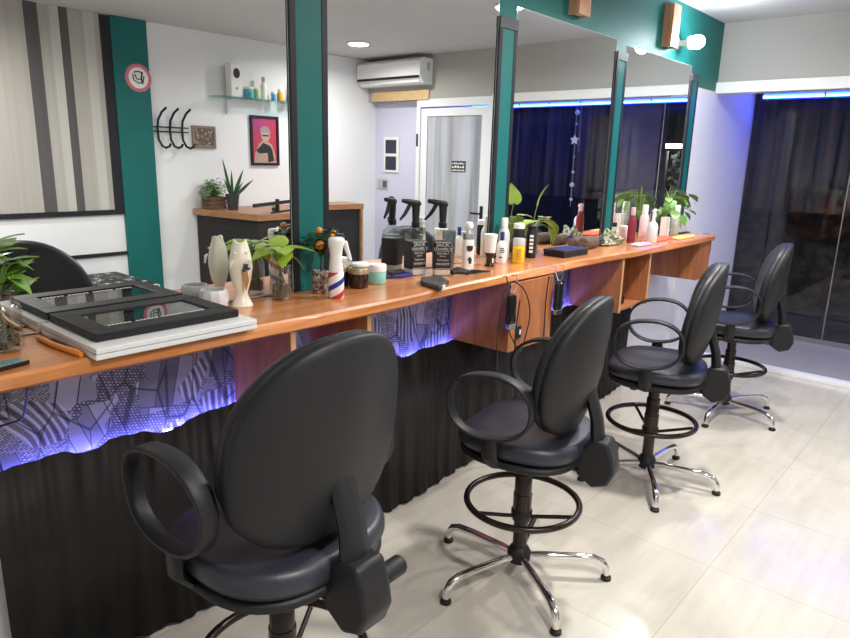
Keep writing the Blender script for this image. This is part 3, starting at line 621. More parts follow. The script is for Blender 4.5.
# pleated black skirt
bm = bm_(); X0, X1 = .465, 4.50; N = 800; lo = []; hi = []; mid = []
rnd = random.Random(3); ph = [rnd.uniform(0, 6.28) for _ in range(6)]
def topz(X):
    z = .735 + .006*math.sin(X*9+ph[0])
    for c_, w_, d_ in ((.72,.045,.020),(.98,.07,.022),(1.75,.10,.018),(2.12,.05,.02),(2.9,.06,.02),(3.45,.05,.015)):
        z -= d_*math.exp(-((X-c_)/w_)**4)
    return z
for i in range(N+1):
    X = X0+(X1-X0)*i/N
    y = YW-.042 + .004*math.sin(X*62+1.5*math.sin(X*5+ph[1])) + .002*math.sin(X*143+ph[2]) + .008*math.sin(X*9+ph[3])
    yb = YW-.052 + .007*math.sin(X*55+1.5*math.sin(X*5+ph[1])) + .004*math.sin(X*121+ph[2]) + .022*math.sin(X*6.3+ph[4])
    hi.append(bm.verts.new((X, y, topz(X)))); mid.append(bm.verts.new((X, (y+yb)/2, .4))); lo.append(bm.verts.new((X, yb, .004+.008*abs(math.sin(X*6.3)))))
for a, b_ in ((lo, mid), (mid, hi)):
    for i in range(N): bm.faces.new((a[i], a[i+1], b_[i+1], b_[i]))
o = obj('counter_skirt', bm, mat('black_pleated_plastic', (.013,.012,.012), .6, noise=.3, nscale=20, spec=.3), smooth=True, angle=80)
md = o.modifiers.new('t', 'SOLIDIFY'); md.thickness = .002
tag(o, 'black pleated skirting sheet hanging below the wallpaper under the worktop', 'skirting')
# LED strip behind the skirt top
led_v = mat('violet_led', (.3,.3,1), .5, emit=(.13,.13,1.0), es=95)
t = thing('led_strip', 'violet-blue LED strip tucked behind the black skirting top', 'LED strip', (2.33, YW-.012, .690))
box('carrier', (-1.85,1.85,-.006,.014,-.006,0), white_pl, t)
bm = bm_()
for k in range(62): add_box(bm, -1.83+k*.06, -1.80+k*.06, -.005, .012, 0.0002, .004)
obj('light_dots', bm, led_v, t)

# ------------------------------------------------------------------ boxes under the worktop
BT = CT-.0432
def panel(name, a, mt, parent): return box(name, a, mt, parent, .0015)
def ubox(x0, x1, zb, label, front=False, back=True, bottom=True):
    t = thing('under_counter_box', label, 'cabinet', ((x0+x1)/2, YW-.02, zb), 0, 'wooden boxes under the worktop'); h = (x1-x0)/2; D = .33; H = BT-zb
    panel('side_panel', (-h,-h+.018,-D+.003,0,0,H), panel_wood, t); panel('side_panel', (h-.018,h,-D+.003,0,0,H), panel_wood, t)
    if bottom: panel('bottom_panel', (-h+.018,h-.018,-D+.02,0,0,.018), panel_wood, t)
    if back: panel('back_panel', (-h+.018,h-.018,-.012,0,.018 if bottom else 0,H), panel_wood, t)
    if front:
        f_ = panel('front_panel', (-h,h,-D-.012,-D+.002,0,H), panel_wood, t); return t
    for s_ in (-1, 1): panel('edge_strip', (min(s_*h, s_*(h-.02)), max(s_*h, s_*(h-.02)), -D-.003, -D+.0025, 0, H), edge_wood, t)
    return t
ubox(1.245, 1.60, .735, 'open wooden box under the worktop behind the nearest chair', back=False)
ubox(2.46, 2.83, .735, 'closed wooden box under the worktop with hair clippers hanging before it', front=True)
tb = ubox(3.62, 4.02, .735, 'open wooden cubby under the worktop holding coiled cables')
ubox(4.82, 5.06, .79, 'wooden box at the far end under the worktop', front=True)
t = thing('power_socket', 'small black power socket on the closed wooden box', 'socket', (2.535, YW-.02-.343, .82))
box('plate', (-.022,.022,-.006,0,-.03,.03), black_pl, t, .002); box('led_window', (.004,.014,-.008,-.006,-.01,.012), white_pl, t)
bm = bm_()
for k in range(3):
    r_ = .075-.012*k; add_tube(bm, [(r_*math.cos(a*PI/10)*1.3, .02*k+.01*math.sin(a), r_*math.sin(a*PI/10)+.085) for a in range(20)], .004, 6, closed=True)
add_tube(bm, [(-.09,-.04,.02),(-.02,-.05,.06),(.05,-.03,.03),(.10,-.06,.015)], .004, 6); add_box(bm,-.05,.02,-.09,-.04,.0,.045,)
tag(obj('coiled_cable', bm, cable_m, loc=(3.80, 1.80, .757), smooth=True), 'coiled black cables heaped inside the open wooden cubby', 'cable')

# hair clippers hanging from the front edge
def clipper(X, Yf, z, label, flip=False, long=.135, shiny=False):
    t = thing('hair_clipper', label, 'hair clipper', (X, Yf, z), -.15, 'hair clippers hanging on the worktop edge')
    bm = bm_(); add_rings(bm, [[(x*s_, y*s_*.75-.02, zz) for x, y in superell(.026,.022,2.6,16)] for zz, s_ in ((-.03,.45),(-.036,.9),(-.07,1.0),(-.11,.9),(-long-.01,1.06),(-long-.03,.95))])
    obj('body', bm, black_gl, t, smooth=True)
    obj('blade', add_box(bm_(), -.024,.024,-.032,-.012,-long-.055,-long-.03), steel, t, bevel=.003)
    obj('hook', add_tube(bm_(), [(-.03,.012,.046),(-.035,-.012,.052),(-.03,-.018,.02),(-.01,-.02,-.02),(.012,-.02,-.02),(.03,-.018,.02),(.035,-.012,.052),(.03,.012,.046)], .003, 6), chrome, t, smooth=True)
    return t
pc = onz(513,281,CT-.02)
clipper(pc.x, CF+.005, CT-.048, 'black hair clipper with looping cables on the closed wooden box front')
clipper(onz(556,270,CT-.02).x, CF+.01, CT-.048, 'hair clipper hanging right of the closed wooden box, nearer the second box')
pe = Vector((5.09, CF+.05, CT-.045))
t = thing('hair_clipper', 'black hair clipper hanging at the far end of the worktop', 'hair clipper', (5.115, 1.70, CT-.02), 0, 'hair clippers hanging on the worktop edge')
bm = bm_(); add_rings(bm, [[(x*s_, y*s_, zz) for x, y in superell(.03,.045,2.6,16)] for zz, s_ in ((.02,.5),(.01,.9),(-.05,1.0),(-.12,1.0),(-.16,.8),(-.17,.4))]); obj('body', bm, black_gl, t, smooth=True)
def cable(name, pts, label, r=.0032, res=8, mt=None):
    cu = [Vector(p) for p in pts]; out = []
    for i in range(len(cu)-1):
        p0, p1, p2, p3 = cu[max(i-1,0)], cu[i], cu[i+1], cu[min(i+2, len(cu)-1)]
        for k in range(res):
            t_ = k/res; out.append(.5*((2*p1)+(-p0+p2)*t_+(2*p0-5*p1+4*p2-p3)*t_*t_+(-p0+3*p1-3*p2+p3)*t_**3))
    out.append(cu[-1]); return tag(obj(name, add_tube(bm_(), out, r, 6), mt or cable_m, smooth=True, angle=180), label, 'cable')
def wy(lst, Y): return [ony(x, y, Y if len(q)==0 else q[0]) for x, y, *q in lst]
cable('clipper_cable', wy([(512,281),(503,300),(498,330),(497,360),(499,400,1.75),(506,440,1.8)], 1.60), 'black cable falling left of the first hanging clipper')
cable('clipper_cable', wy([(514,281),(525,291),(530,312),(526,335),(520,352),(516,346),(510,334),(508,326)], 1.60), 'black cable looping right of the first hanging clipper')
cable('clipper_cable', wy([(520,300),(516,330),(514,365,1.62),(512,400,1.8)], 1.595), 'black cable dropping straight below the first hanging clipper')
cable('clipper_cable', wy([(549,276),(546,300),(544,330),(543,345)], 1.595), 'black cable beside the second hanging clipper')
cable('wall_cable', wy([(27,388,1.66),(26,402,1.8),(22,418,1.9),(8,424,1.95),(-8,428,1.96)], 1.9), 'thin black cable curving across the wallpaper at the far left')
cable('wall_cable', wy([(-10,520),(3,522),(9,505),(2,470),(-10,440)], YW+.0), 'thin dark cable hanging on the white wall left of the black skirting')

# ------------------------------------------------------------------ drafting chairs
def make_chair():
    t = thing('drafting_chair', 'x', 'chair', (0,0,0), 0, 'black drafting chairs along the counter')
    for k in range(5):
        a = 2*PI*k/5; c_, s_ = math.cos(a), math.sin(a)
        pts = [(r_*c_, r_*s_, z_) for r_, z_ in ((.02,.088),(.08,.092),(.22,.094),(.292,.090),(.325,.076),(.342,.052),(.346,.022))]
        lg = obj('leg', add_tube(bm_(), pts, [.015,.015,.015,.0155,.016,.0155,.013], 12), chrome, t, smooth=True)
        obj('glide', add_lathe(bm_(), [(.018,0),(.021,.004),(.020,.014),(.011,.018),(.010,.026)], .346*c_, .346*s_, 14), black_pl, lg, smooth=True)
    obj('hub', add_lathe(bm_(), [(.028,.058),(.044,.068),(.047,.105),(.036,.125),(.030,.132)]), black_pl, t, smooth=True)
    obj('column', add_lathe(bm_(), [(.028,.12),(.028,.24),(.036,.245),(.036,.355),(.033,.358),(.033,.44),(.028,.443),(.028,.525)]), brown_metal, t, smooth=True)
    ring = obj('foot_ring', add_tube(bm_(), [(.215*math.cos(q*PI/24), .215*math.sin(q*PI/24), .325) for q in range(48)], .0125, 10, closed=True), brown_metal, t, smooth=True)
    for q in (.5, 2.6, 4.7):
        obj('spoke', add_tube(bm_(), [(.03*math.cos(q), .03*math.sin(q), .265), (.20*math.cos(q), .20*math.sin(q), .318)], .008), brown_metal, ring, smooth=True)
    obj('ring_clamp', add_lathe(bm_(), [(.037,.255),(.041,.26),(.041,.285),(.037,.29)]), black_pl, ring, smooth=True)
    obj('seat_plate', add_box(bm_(), -.09,.09,-.13,.12,.52,.548), black_pl, t, bevel=.004)
    ol = superell(.245,.235,2.7,44)
    bm = bm_(); add_pad(bm, [(x*.97,y*.97) for x,y in ol], .545, .578, .012); obj('seat_pan', bm, black_pl, t, smooth=True)
    def sx_(p): x, y, z = p; return (x, y, z - (.02*max(0,(y-.12)/.12)**2 if z > .6 else .0) + .006*(abs(x)/.2)**2)
    bm = bm_(); add_pad(bm, ol, .574, .645, .028, -.004, sx_); obj('seat', bm, chair_seat, t, smooth=True, angle=80)
    lv = obj('lever', add_tube(bm_(), [(.08,.02,.53),(.18,.03,.515),(.225,.035,.51)], .006), black_pl, t, smooth=True)
    obj('adjust_knob', add_lathe(bm_(), [(.016,.478),(.022,.483),(.022,.515),(.01,.522)], -.02, .10, 12), black_pl, t, smooth=True)
    # backrest: curved pad + shell
    tilt = math.radians(7)
    def bx(p, off=0):
        x, y, z = p                      # x across, y along height, z = thickness
        yy = -(z) + 1.15*x*x + .18*y*y*0
        h_ = y; py = -.225 + yy - math.sin(tilt)*h_; pz = .906 + math.cos(tilt)*h_
        py += .44*max(0, -y-.02)**2
        return (x, py, pz)
    ob = superell(.245,.25,2.3,48,egg=-.06)
    bm = bm_(); add_pad(bm, ob, -.062, .0, .026, .002, bx); bk = obj('backrest', bm, chair_vinyl, t, smooth=True, angle=80)
    bm = bm_(); add_pad(bm, [(x*1.004,y*1.004) for x,y in ob], -.030, .014, .012, .014, bx); obj('back_shell', bm, black_pl, bk, smooth=True, angle=80)
    # bracket behind
    br = obj('back_bracket', add_tube(bm_(), [(0,-.10,.535),(0,-.22,.528),(0,-.258,.55),(0,-.272,.62),(0,-.258,.72),(0,-.222,.83)], [.022,.022,.026,.026,.022,.020], 10, sx=1.7), black_pl, t, smooth=True)
    bm = bm_(); add_prism(bm, [(-.345,.545),(-.335,.60),(-.315,.655),(-.255,.655),(-.215,.60),(-.21,.515),(-.27,.475),(-.325,.495)], -.045, .045, 'yz'); obj('bracket_housing', bm, black_pl, br, bevel=.010, smooth=True)
    obj('tilt_knob', add_lathe(bm_(), [(.018,.045),(.021,.05),(.024,.06),(.024,.125),(.018,.132)], -.290, .575, 16, axis='x'), black_pl, br, smooth=True)
    # armrests: closed oval straps
    for s_ in (-1, 1):
        bm = bm_(); n_ = 36; R1 = []
        pts = []
        for i in range(n_):
            a = 2*PI*i/n_; yy = .155*math.copysign(abs(math.cos(a))**.9, math.cos(a)); zz = .115*math.copysign(abs(math.sin(a))**.9, math.sin(a))
            pts.append((yy, zz))
        def cs(i, d_):
            yy, zz = pts[i]; y2, z2 = pts[(i+1)%n_]; y0, z0 = pts[i-1]; t_ = Vector((y2-y0, z2-z0)).normalized(); nn = Vector((t_.y, -t_.x)); yy += nn.x*d_; zz += nn.y*d_
            yr = yy*math.cos(-.10)-zz*math.sin(-.10); zr = yy*math.sin(-.10)+zz*math.cos(-.10); return (yr+.035, zr+.785)
        rings = []
        for i in range(n_):
            up_ = max(0, math.sin(2*PI*i/n_)); w_ = .022+.003*up_; th = .0055+.001*up_; xc = s_*(.275-.010*(1-up_))
            q = []
            for dx, dd in ((-w_,-th*.5),(-w_*.8,-th),(w_*.8,-th),(w_,-th*.5),(w_,th*.5),(w_*.8,th),(-w_*.8,th),(-w_,th*.5)):
                y_, z_ = cs(i, dd); q.append(bm.verts.new((xc+dx, y_, z_)))
            rings.append(q)
        for i in range(n_):
            a_, b_ = rings[i], rings[(i+1)%n_]
            for k in range(8): bm.faces.new((a_[k], a_[(k+1)%8], b_[(k+1)%8], b_[k]))
        ar = obj('armrest', bm, black_pl, t, smooth=True, angle=60)
        obj('arm_bracket', add_tube(bm_(), [(s_*.12,.03,.548),(s_*.22,.03,.553),(s_*.262,.03,.60),(s_*.266,.03,.675)], [.012,.013,.014,.012], 8, sx=2.2), black_pl, ar, smooth=True)
    return t
ch0 = make_chair()
CH = [((.885,1.235), .03, .085, 60, 'nearest black drafting chair, cropped large before the city wallpaper'),
      ((2.01,1.23), .17, 0, 20, 'second black drafting chair, before the closed wooden box with hanging clippers'),
      ((3.17,1.21), .30, 0, -5, 'third black drafting chair, before the open cubby'),
      ((4.45,1.23), .30, -.01, 37, 'farthest black drafting chair, beside the shop window')]
UP = ('seat', 'seat_pan', 'seat_plate', 'lever', 'adjust_knob', 'backrest', 'back_bracket', 'armrest')
for i, ((x_, y_), rz, up, base, lab) in enumerate(CH[::-1]):
    c_ = ch0 if i == 3 else copy_tree(ch0)
    c_.location = (x_, y_, 0); c_.rotation_euler = (0,0,rz); c_['label'] = lab
    for q in PROTO_CHILDREN(c_):
        nm = q.name.split('.')[0]
        if nm in UP: q.location.z += up
        if nm == 'column': q.scale.z = (.525+up)/.525
        if nm == 'leg': q.rotation_euler.z = math.radians(base)-rz

# ------------------------------------------------------------------ things on the worktop
Z = CT+.0008
def at(x, y): p_ = onz(x, y, CT); return p_.x, p_.y
# picture frames lying flat
t = thing('picture_frame', 'wide black frame with glass lying flat on a white board, on the worktop', 'picture frame', (.862, 1.805, Z+.0305))
bm = bm_(); ox, oy, ix, iy = .205, .148, .152, .085
for a in ((-ox,ox,-oy,-iy,0,.022),(-ox,ox,iy,oy,0,.022),(-ox,-ix,-iy,iy,0,.022),(ix,ox,-iy,iy,0,.022)): add_box(bm, *a)
obj('frame', bm, black_pl, t, bevel=.002)
box('backing', (-ix,ix,-iy,iy,.001,.006), mat('dark_mount', (.10,.11,.12), .3), t)
box('glass', (-ix,ix,-iy,iy,.016,.018), glass('frame_glass', (.9,.92,.92), .9), t)
bm = bm_()
for k in range(26):
    x_ = -.14+k*.0108
    if k%7 != 6: add_box(bm, x_, x_+.0075, -.076, -.066, .0181, .0186)
obj('lettering', bm, white_pl, t)
tw = tag(obj('white_board', add_box(bm_(), -.232,.225,-.18,.17,0,.014), white_lac, loc=(.865,1.78,Z+.0155), bevel=.002), 'white board frame directly under the black picture frame', 'board')
tag(obj('white_board', add_box(bm_(), -.235,.225,-.18,.17,0,.014), white_pl, loc=(.867,1.782,Z), bevel=.002), 'lower white board, bottommost of the stack under the black frame', 'board')
# orange razor
t = thing('hair_razor', 'orange curved handled razor comb left of the white boards', 'razor', (*at(58,348), Z))
a0 = Vector(at(36,338)); a1 = Vector(at(78,356)); cc = Vector(at(58,348)); dd = (a1-a0); ang = math.atan2(dd.y, dd.x); L = dd.length/2
t.rotation_euler = (0,0,ang)
obj('handle', add_tube(bm_(), [(-L,.0,.006),(-L*.6,-.004,.007),(-L*.1,-.006,.007),(L*.4,-.002,.007),(L*.8,.003,.006),(L,.004,.005)], [.004,.007,.0075,.008,.010,.006], 10, sx=1.0), mat('orange_plastic', (.80,.27,.03), .4), t, smooth=True)
obj('blade', add_box(bm_(), -L*.7,L*.95,.010,.024,.0,.004), black_pl, t)
# little framed card
t = thing('photo_card', 'small black edged card with a blue picture at the left edge', 'card', (*at(12,366), Z), .25)
box('frame', (-.045,.03,-.022,.022,0,.010), black_gl, t, .002); box('gilt_border', (-.043,.028,-.020,.020,.0101,.0106), mat('gilt', (.45,.33,.14), .4), t); box('picture', (-.039,.022,-.016,.016,.0107,.0112), mat('blue_print', (.10,.28,.36), .3, noise=.8, nscale=60), t)
# pothos in jars
def pothos(X, Y, r, h, leaves, label, leaf_m, group=None, jm=None, stemc=None):
    t = thing('pothos_jar', label, 'plant', (X, Y, Z), 0, group)
    obj('jar', add_lathe(bm_(), [(r*.85,0),(r,.008),(r,h*.72),(r*.92,h*.80),(r*.72,h*.86),(r*.74,h*.90),(r*.78,h*.91),(r*.78,h),(r*.70,h),(r*.68,h*.88),(r*.86,h*.78),(r*.93,h*.70),(r*.93,.012)], n=24), jm or clear, t, smooth=True)
    bm = bm_(); rr = random.Random(int(X*1000))
    for k in range(26):
        a = rr.uniform(0,6.28); z0 = rr.uniform(.015,.05); R_ = r*rr.uniform(.35,.78)
        add_tube(bm, [(R_*math.cos(a+q*.7), R_*math.sin(a+q*.7), z0+.012*math.sin(q*1.7+k)) for q in range(7)], .0022, 5)
    for k in range(6):
        a = rr.uniform(0,6.28); add_tube(bm, [(0,0,h*.7),(r*.5*math.cos(a),r*.5*math.sin(a),h*.4),(r*.6*math.cos(a+1),r*.6*math.sin(a+1),.03)], .0013, 4)
    obj('roots', bm, root_m, t)
    bs, bl = bm_(), bm_()
    for (dx, dy, dz, ux, uy, uz, L_) in leaves:
        e_ = Vector((dx,dy,dz)); add_tube(bs, [(0,0,h*.45),(dx*.12,dy*.12,h*.95),(dx*.6,dy*.6,(h+dz)/2+.015),e_], .0019, 5); heart_leaf(bl, e_, (ux,uy,uz), L_)
    obj('stems', bs, stemc or stem_m, t, smooth=True); obj('leaves', bl, leaf_m, t, smooth=True, angle=180)
    return t
rr = random.Random(4); lv = []
for k in range(40):
    a = rr.uniform(0, 6.28); r_ = rr.uniform(.0,.05); lv.append((r_*math.cos(a), r_*math.sin(a), rr.uniform(.155,.27)-r_*.6, math.cos(a)*.8, math.sin(a)*.8, rr.uniform(-.5,.7), rr.uniform(.055,.08)))
pl = pothos(.508, 1.85, .050, .150, lv, 'leafy green pothos in a glass jar at the left edge of the worktop', mat('bright_leaf', (.17,.34,.04), .35, noise=.5, nscale=14))
# two marble bowls
for (x_, y_), r_, lab in (((1.135,1.905), .046, 'small white marbled bowl beside the frames, nearer the fish vase'),):
    t = thing('marble_bowl', lab, 'bowl', (x_, y_, Z), 0, 'small marble bowls')
    obj('bowl', add_lathe(bm_(), [(.030,0),(.042,.008),(.047,.03),(.046,.055),(.041,.066),(.036,.066),(.040,.05),(.040,.03),(.03,.012)], n=11), concrete, t, smooth=True, angle=25)
# fish vase
def fish(X, Y, rz, label):
    t = thing('fish_vase', label, 'vase', (X, Y, Z), rz)
    prof = [(.036,0,.9),(.032,.01,.8),(.022,.030,.7),(.019,.042,.75),(.024,.06,.8),(.033,.09,.85),(.038,.125,.85),(.037,.155,.82),(.031,.185,.8),(.024,.205,.75),(.0215,.216,.8),(.017,.2165,.8),(.014,.20,.8)]
    bm = bm_(); rings = []
    for r_, z_, q in prof: rings.append([(r_*math.cos(2*PI*i/24), r_*q*math.sin(2*PI*i/24), z_ + (.006*math.cos(4*PI*i/24) if z_ > .2 else 0)) for i in range(24)])
    add_rings(bm, rings); obj('body', bm, cream, t, smooth=True, angle=60)
    bm = bm_()
    for s_ in (-1,1): add_prism(bm, [(s_*.018,.16),(s_*.034,.155),(s_*.036,.13)], -.034, -.028, 'xz')
    obj('gill', bm, cream, t)
    bm = bm_(); 
    for s_ in (-1,1):
        add_lathe(bm, [(.001,-.004),(.005,-.002),(.005,.002),(.001,.004)], s_*.019, 0, 10, off=(0,-.022,.18))
    obj('eye', bm, cream, t)
    return t
fs = fish(1.235, 1.895, -.5, 'cream ceramic fish vase standing upright between the bowl and the glass jar')
bm = bm_(); rr = random.Random(5)
for k in range(16):
    a = rr.uniform(0,6.28); q = rr.uniform(0,.012); add_lathe(bm, [(.001,0),(.005,.002),(.005,.006),(.001,.008)], 0, 0, 7, off=(.012+q*math.cos(a), -.036-rr.uniform(0,.004), .128+q*math.sin(a)))
o = obj('flower_ornament', bm, mat('speckled_black', (.05,.05,.05), .5, noise=.8, nscale=200), fs)
o2 = obj('dried_petal', add_prism(bm_(), [(.0,.125),(.018,.12),(.022,.09),(.012,.055),(.004,.09)], -.038, -.035, 'xz'), mat('tan_petal', (.45,.24,.08), .6), fs)
# pothos jar in the middle
pothos(1.385, 1.885, .037, .150, [(-.03,-.01,.185,-.9,-.1,.0,.10),(.0,-.02,.17,-.5,-.6,-.2,.08),(.02,-.01,.185,.7,-.5,.15,.09),(.04,-.01,.155,.8,-.3,-.5,.07),(.01,.02,.19,.3,.3,.3,.08),(-.05,.0,.20,-1,-.2,.1,.06),(.05,-.02,.18,.9,-.5,.1,.08),(-.01,-.03,.19,-.4,-.7,.1,.09)], 'glass jar of water with rooting pothos left of the striped bottle', lime_leaf)
# orange tree ornament in a pebbled glass
t = thing('mini_orange_tree', 'small artificial orange tree in a pebbled cup before the black edge', 'plant', (1.570, 1.888, Z))
g = NT('pebbles', .5); vr = g.n('TexVoronoi'); vr.inputs['Scale'].default_value = 110; g.l(g.co, vr.inputs['Vector']); g.color(g.ramp(vr.outputs['Color'], [(.2,(.05,.04,.03)), (.5,(.24,.19,.15)), (.8,(.5,.45,.4))])); peb = g.M
obj('pebbled_cup', add_lathe(bm_(), [(.027,0),(.031,.006),(.031,.078),(.028,.084),(.024,.078)]), peb, t, smooth=True)
bs, bl, bo = bm_(), bm_(), bm_(); rr = random.Random(11)
add_tube(bs, [(0,0,.07),(.004,0,.12),(-.002,0,.17)], .0035, 6)
for k in range(130):
    a = rr.uniform(0,6.28); R_ = .075*rr.random()**.5; z_ = .195+.05*math.sqrt(max(0,1-(R_/.08)**2))*rr.uniform(-1,1); p0 = Vector((R_*math.cos(a), min(.038, .8*R_*math.sin(a)-.01), z_))
    if k%6 == 0: add_tube(bs, [(0,0,.15), p0*.6+Vector((0,0,.07)), p0], .0012, 4)
    b_ = rr.uniform(PI,2*PI); leaf_blade(bl, p0, p0+Vector((.032*math.cos(b_), .032*math.sin(b_), rr.uniform(-.014,.014))), .022, .1, 3)
for (dx,dy,dz,r_) in ((-.040,-.045,.185,.017),(-.03,-.03,.235,.013),(.035,-.03,.222,.013),(.012,-.05,.215,.010)): add_lathe(bo, [(.001,-r_),(r_*.7,-r_*.7),(r_,0),(r_*.7,r_*.7),(.001,r_)], 0,0,14, off=(dx,dy,dz))
obj('branches', bs, mat('bark', (.10,.06,.035), .7), t); obj('leaves', bl, dark_leaf, t); obj('oranges', bo, mat('orange_fruit', (.75,.24,.03), .4), t, smooth=True, angle=90)
# barber stripe spray bottle
X_, Y_ = 1.555, 1.785
t = thing('spray_bottle', 'white continuous spray bottle with red and blue diagonal stripes', 'spray bottle', (X_, Y_, Z), -.35)
obj('body', add_lathe(bm_(), [(.026,0),(.0285,.005),(.0285,.092),(.027,.094)]), barber_m, t, smooth=True)
bm = bm_(); add_rings(bm, [[(x*s_+ox_, y*s_, zz) for x, y in superell(.026,.026,2.2,20)] for zz, s_, ox_ in ((.092,.98,0),(.105,.97,0),(.13,.86,0),(.155,.82,0),(.175,.92,0),(.19,1.06,.0),(.205,1.12,.002),(.213,1.06,.002),(.216,.85,.002))]); hd = obj('spray_head', bm, white_pl, t, smooth=True, angle=80)
obj('trigger', add_tube(bm_(), [(.020,0,.200),(.036,0,.195),(.041,0,.175),(.050,0,.150),(.056,0,.132)], [.009,.010,.009,.008,.006], 8), white_pl, hd, smooth=True)
obj('nozzle', add_lathe(bm_(), [(.004,.030),(.004,.0335)], 0, .203, 10, axis='x'), black_pl, hd)
# cream jars
jar('cosmetic_jar', 1.745, 1.87, Z, .039, .078, mat('amber_dark', (.03,.010,.008), .12), mat('gold_lid', (.45,.36,.20), .35, .5), 'dark brown jar with a brass-coloured lid beside the striped bottle', .022)
jar('cosmetic_jar', 1.715, 1.945, Z, .036, .080, mat('amber_dark', (.03,.01,.008), .12), mat('gold_lid', (.4,.3,.2), .4), 'dark jar standing behind the brass-lidded jar', .022)
jar('cosmetic_jar', 1.86, 1.885, Z, .036, .078, mat('mint_plastic', (.25,.60,.52), .35), white_pl, 'mint green jar with white lid near the trigger bottles', .028)
tag(obj('cotton_pad', add_lathe(bm_(), [(.03,0),(.036,.006),(.034,.014),(.02,.018)], 1.76, 1.875, 18, sx=1.1), white_pl, loc=(0,0,Z+.0785), smooth=True), 'white cotton pad on top of the brass-lidded jar', 'cotton pad')
# whiskey-style trigger bottles
jlabel = mat('black_label', (.012,.012,.012), .5); jwhite = mat('label_white', (.62,.62,.60), .6)
def whiskey(X, Y, rz, label, trig):
    t = thing('trigger_bottle', label, 'spray bottle', (X, Y, Z), rz, 'square whiskey bottles fitted with black trigger sprayers')
    a = .039
    def sq(s_, z_): return [(x*s_, y*s_, z_) for x, y in superell(a, a, 6, 28)]
    bm = bm_(); add_rings(bm, [sq(.93,0), sq(1,.005), sq(1,.158), sq(.96,.172), sq(.75,.184), [(x*.36,y*.36,.196) for x,y in superell(a,a,2,28)], [(x*.34,y*.34,.215) for x,y in superell(a,a,2,28)]]); gb = obj('bottle', bm, clear, t, smooth=True, angle=50)
    bm = bm_(); add_rings(bm, [sq(.90,.003), sq(.95,.006), sq(.95,.035), sq(.9,.0355)]); obj('liquid', bm, mat('water_clear', (.75,.78,.78), .05), gb, smooth=True, angle=50)
    bm = bm_(); add_rings(bm, [sq(1.015,.028), sq(1.015,.148)]); lb = obj('label_wrap', bm, jlabel, gb, smooth=True, angle=50)
    for q, (txts) in enumerate(((("JACK",.019,.134),("DANIEL'S",.015,.117),("OLD No.7",.012,.098),("BRAND",.008,.086),("Tennessee",.012,.070),("WHISKEY",.014,.052)), (("SOUR MASH",.010,.130),("No.7",.018,.108),("80 PROOF",.010,.082),("WHISKEY",.011,.058)))):
        for s_, sz, zz in txts:
            if q == 0: text_mesh('lettering', s_, sz, jwhite, lb, (0,-a*1.02,zz), (PI/2,0,0), sx=1.0 if sz < .015 else 1.3)
            else: text_mesh('lettering', s_, sz, jwhite, lb, (a*1.02,0,zz), (PI/2,0,PI/2))
    bm = bm_()
    for (z0, z1) in ((.144,.1465),(.031,.033),(.1075,.1085)): add_box(bm,-.034,.034,-a*1.0215,-a*1.018,z0,z1); add_box(bm,a*1.018,a*1.0215,-.034,.034,z0,z1)
    obj('label_rules', bm, jwhite, lb)
    obj('collar', add_lathe(bm_(), [(.017,.204),(.018,.206),(.018,.226),(.014,.23)]), black_pl, t, smooth=True)
    bm = bm_(); add_rings(bm, [[(x+ox_, y, zz) for x, y in superell(rx,ry,3,14)] for zz, rx, ry, ox_ in ((.222,.013,.012,0),(.245,.015,.012,.0),(.285,.017,.013,.0),(.305,.019,.014,-.002))]); hd = obj('spray_head', bm, black_pl, t, smooth=True, angle=60)
    bm = bm_(); add_rings(bm, [[(xx, y, z+zc) for y, z in superell(ry,rz_,3,12)] for xx, ry, rz_, zc in ((.020,.012,.006,.305),(.014,.014,.013,.306),(-.03,.013,.012,.313),(-.062,.010,.009,.318),(-.068,.008,.008,.318))]); obj('nozzle', bm, black_pl, hd, smooth=True, angle=60)
    obj('trigger', add_tube(bm_(), [(-.03,0,.305),(-.040,0,.285),(-.055,0,.262),(-.078,0,.238)], [.009,.009,.008,.005], 8), black_pl, hd, smooth=True)
    return t
whiskey(2.135, 1.93, -.30, 'square clear bottle with black label and trigger pointing left, left one of two', 0)
whiskey(2.215, 1.845, -.75, 'square clear bottle with black label and turned trigger, right one of two', 1)
tag(obj('plastic_cup', add_lathe(bm_(), [(.026,0),(.032,.18),(.030,.18),(.025,.004)]), glass('cloudy_plastic', (.72,.75,.76), .5), loc=(2.33,1.90,Z), smooth=True), 'tall cloudy clear plastic cup behind the right trigger bottle', 'cup')
# barber gear before them
t = thing('clipper_case', 'black flat leather case with white tag before the trigger bottles', 'case', (*at(432,285), Z), .5)
bm = bm_(); add_prism(bm, [(-.12,-.055),(.03,-.065),(.12,-.01),(.06,.06),(-.02,.045)], 0, .020); obj('case', bm, mat('worn_black_leather', (.035,.035,.035), .5, bump=.5, bscale=120), t, bevel=.006); box('tag', (-.085,-.045,-.064,-.058,.004,.014), white_pl, t)
tag(obj('blue_cloth', add_prism(bm_(), [(-.07,-.02),(.0,-.035),(.07,-.01),(.05,.03),(-.05,.03)], 0, .014), mat('royal_blue_cloth', (.025,.03,.22), .6, noise=.6, nscale=60), loc=(*at(398,277), Z), rot=(0,0,-.3), bevel=.004), 'small folded royal blue cloth left of the black leather case', 'cloth')
tag(obj('black_pouch', add_prism(bm_(), [(-.045,-.02),(.04,-.02),(.045,.015),(-.03,.025)], 0, .03), black_pl, loc=(2.02,1.935,Z), bevel=.008), 'small black pouch behind the blue cloth', 'pouch')
t = thing('clothes_brush', 'black curved handled brush lying before the white bottle', 'brush', (*at(470,275), Z), -.3)
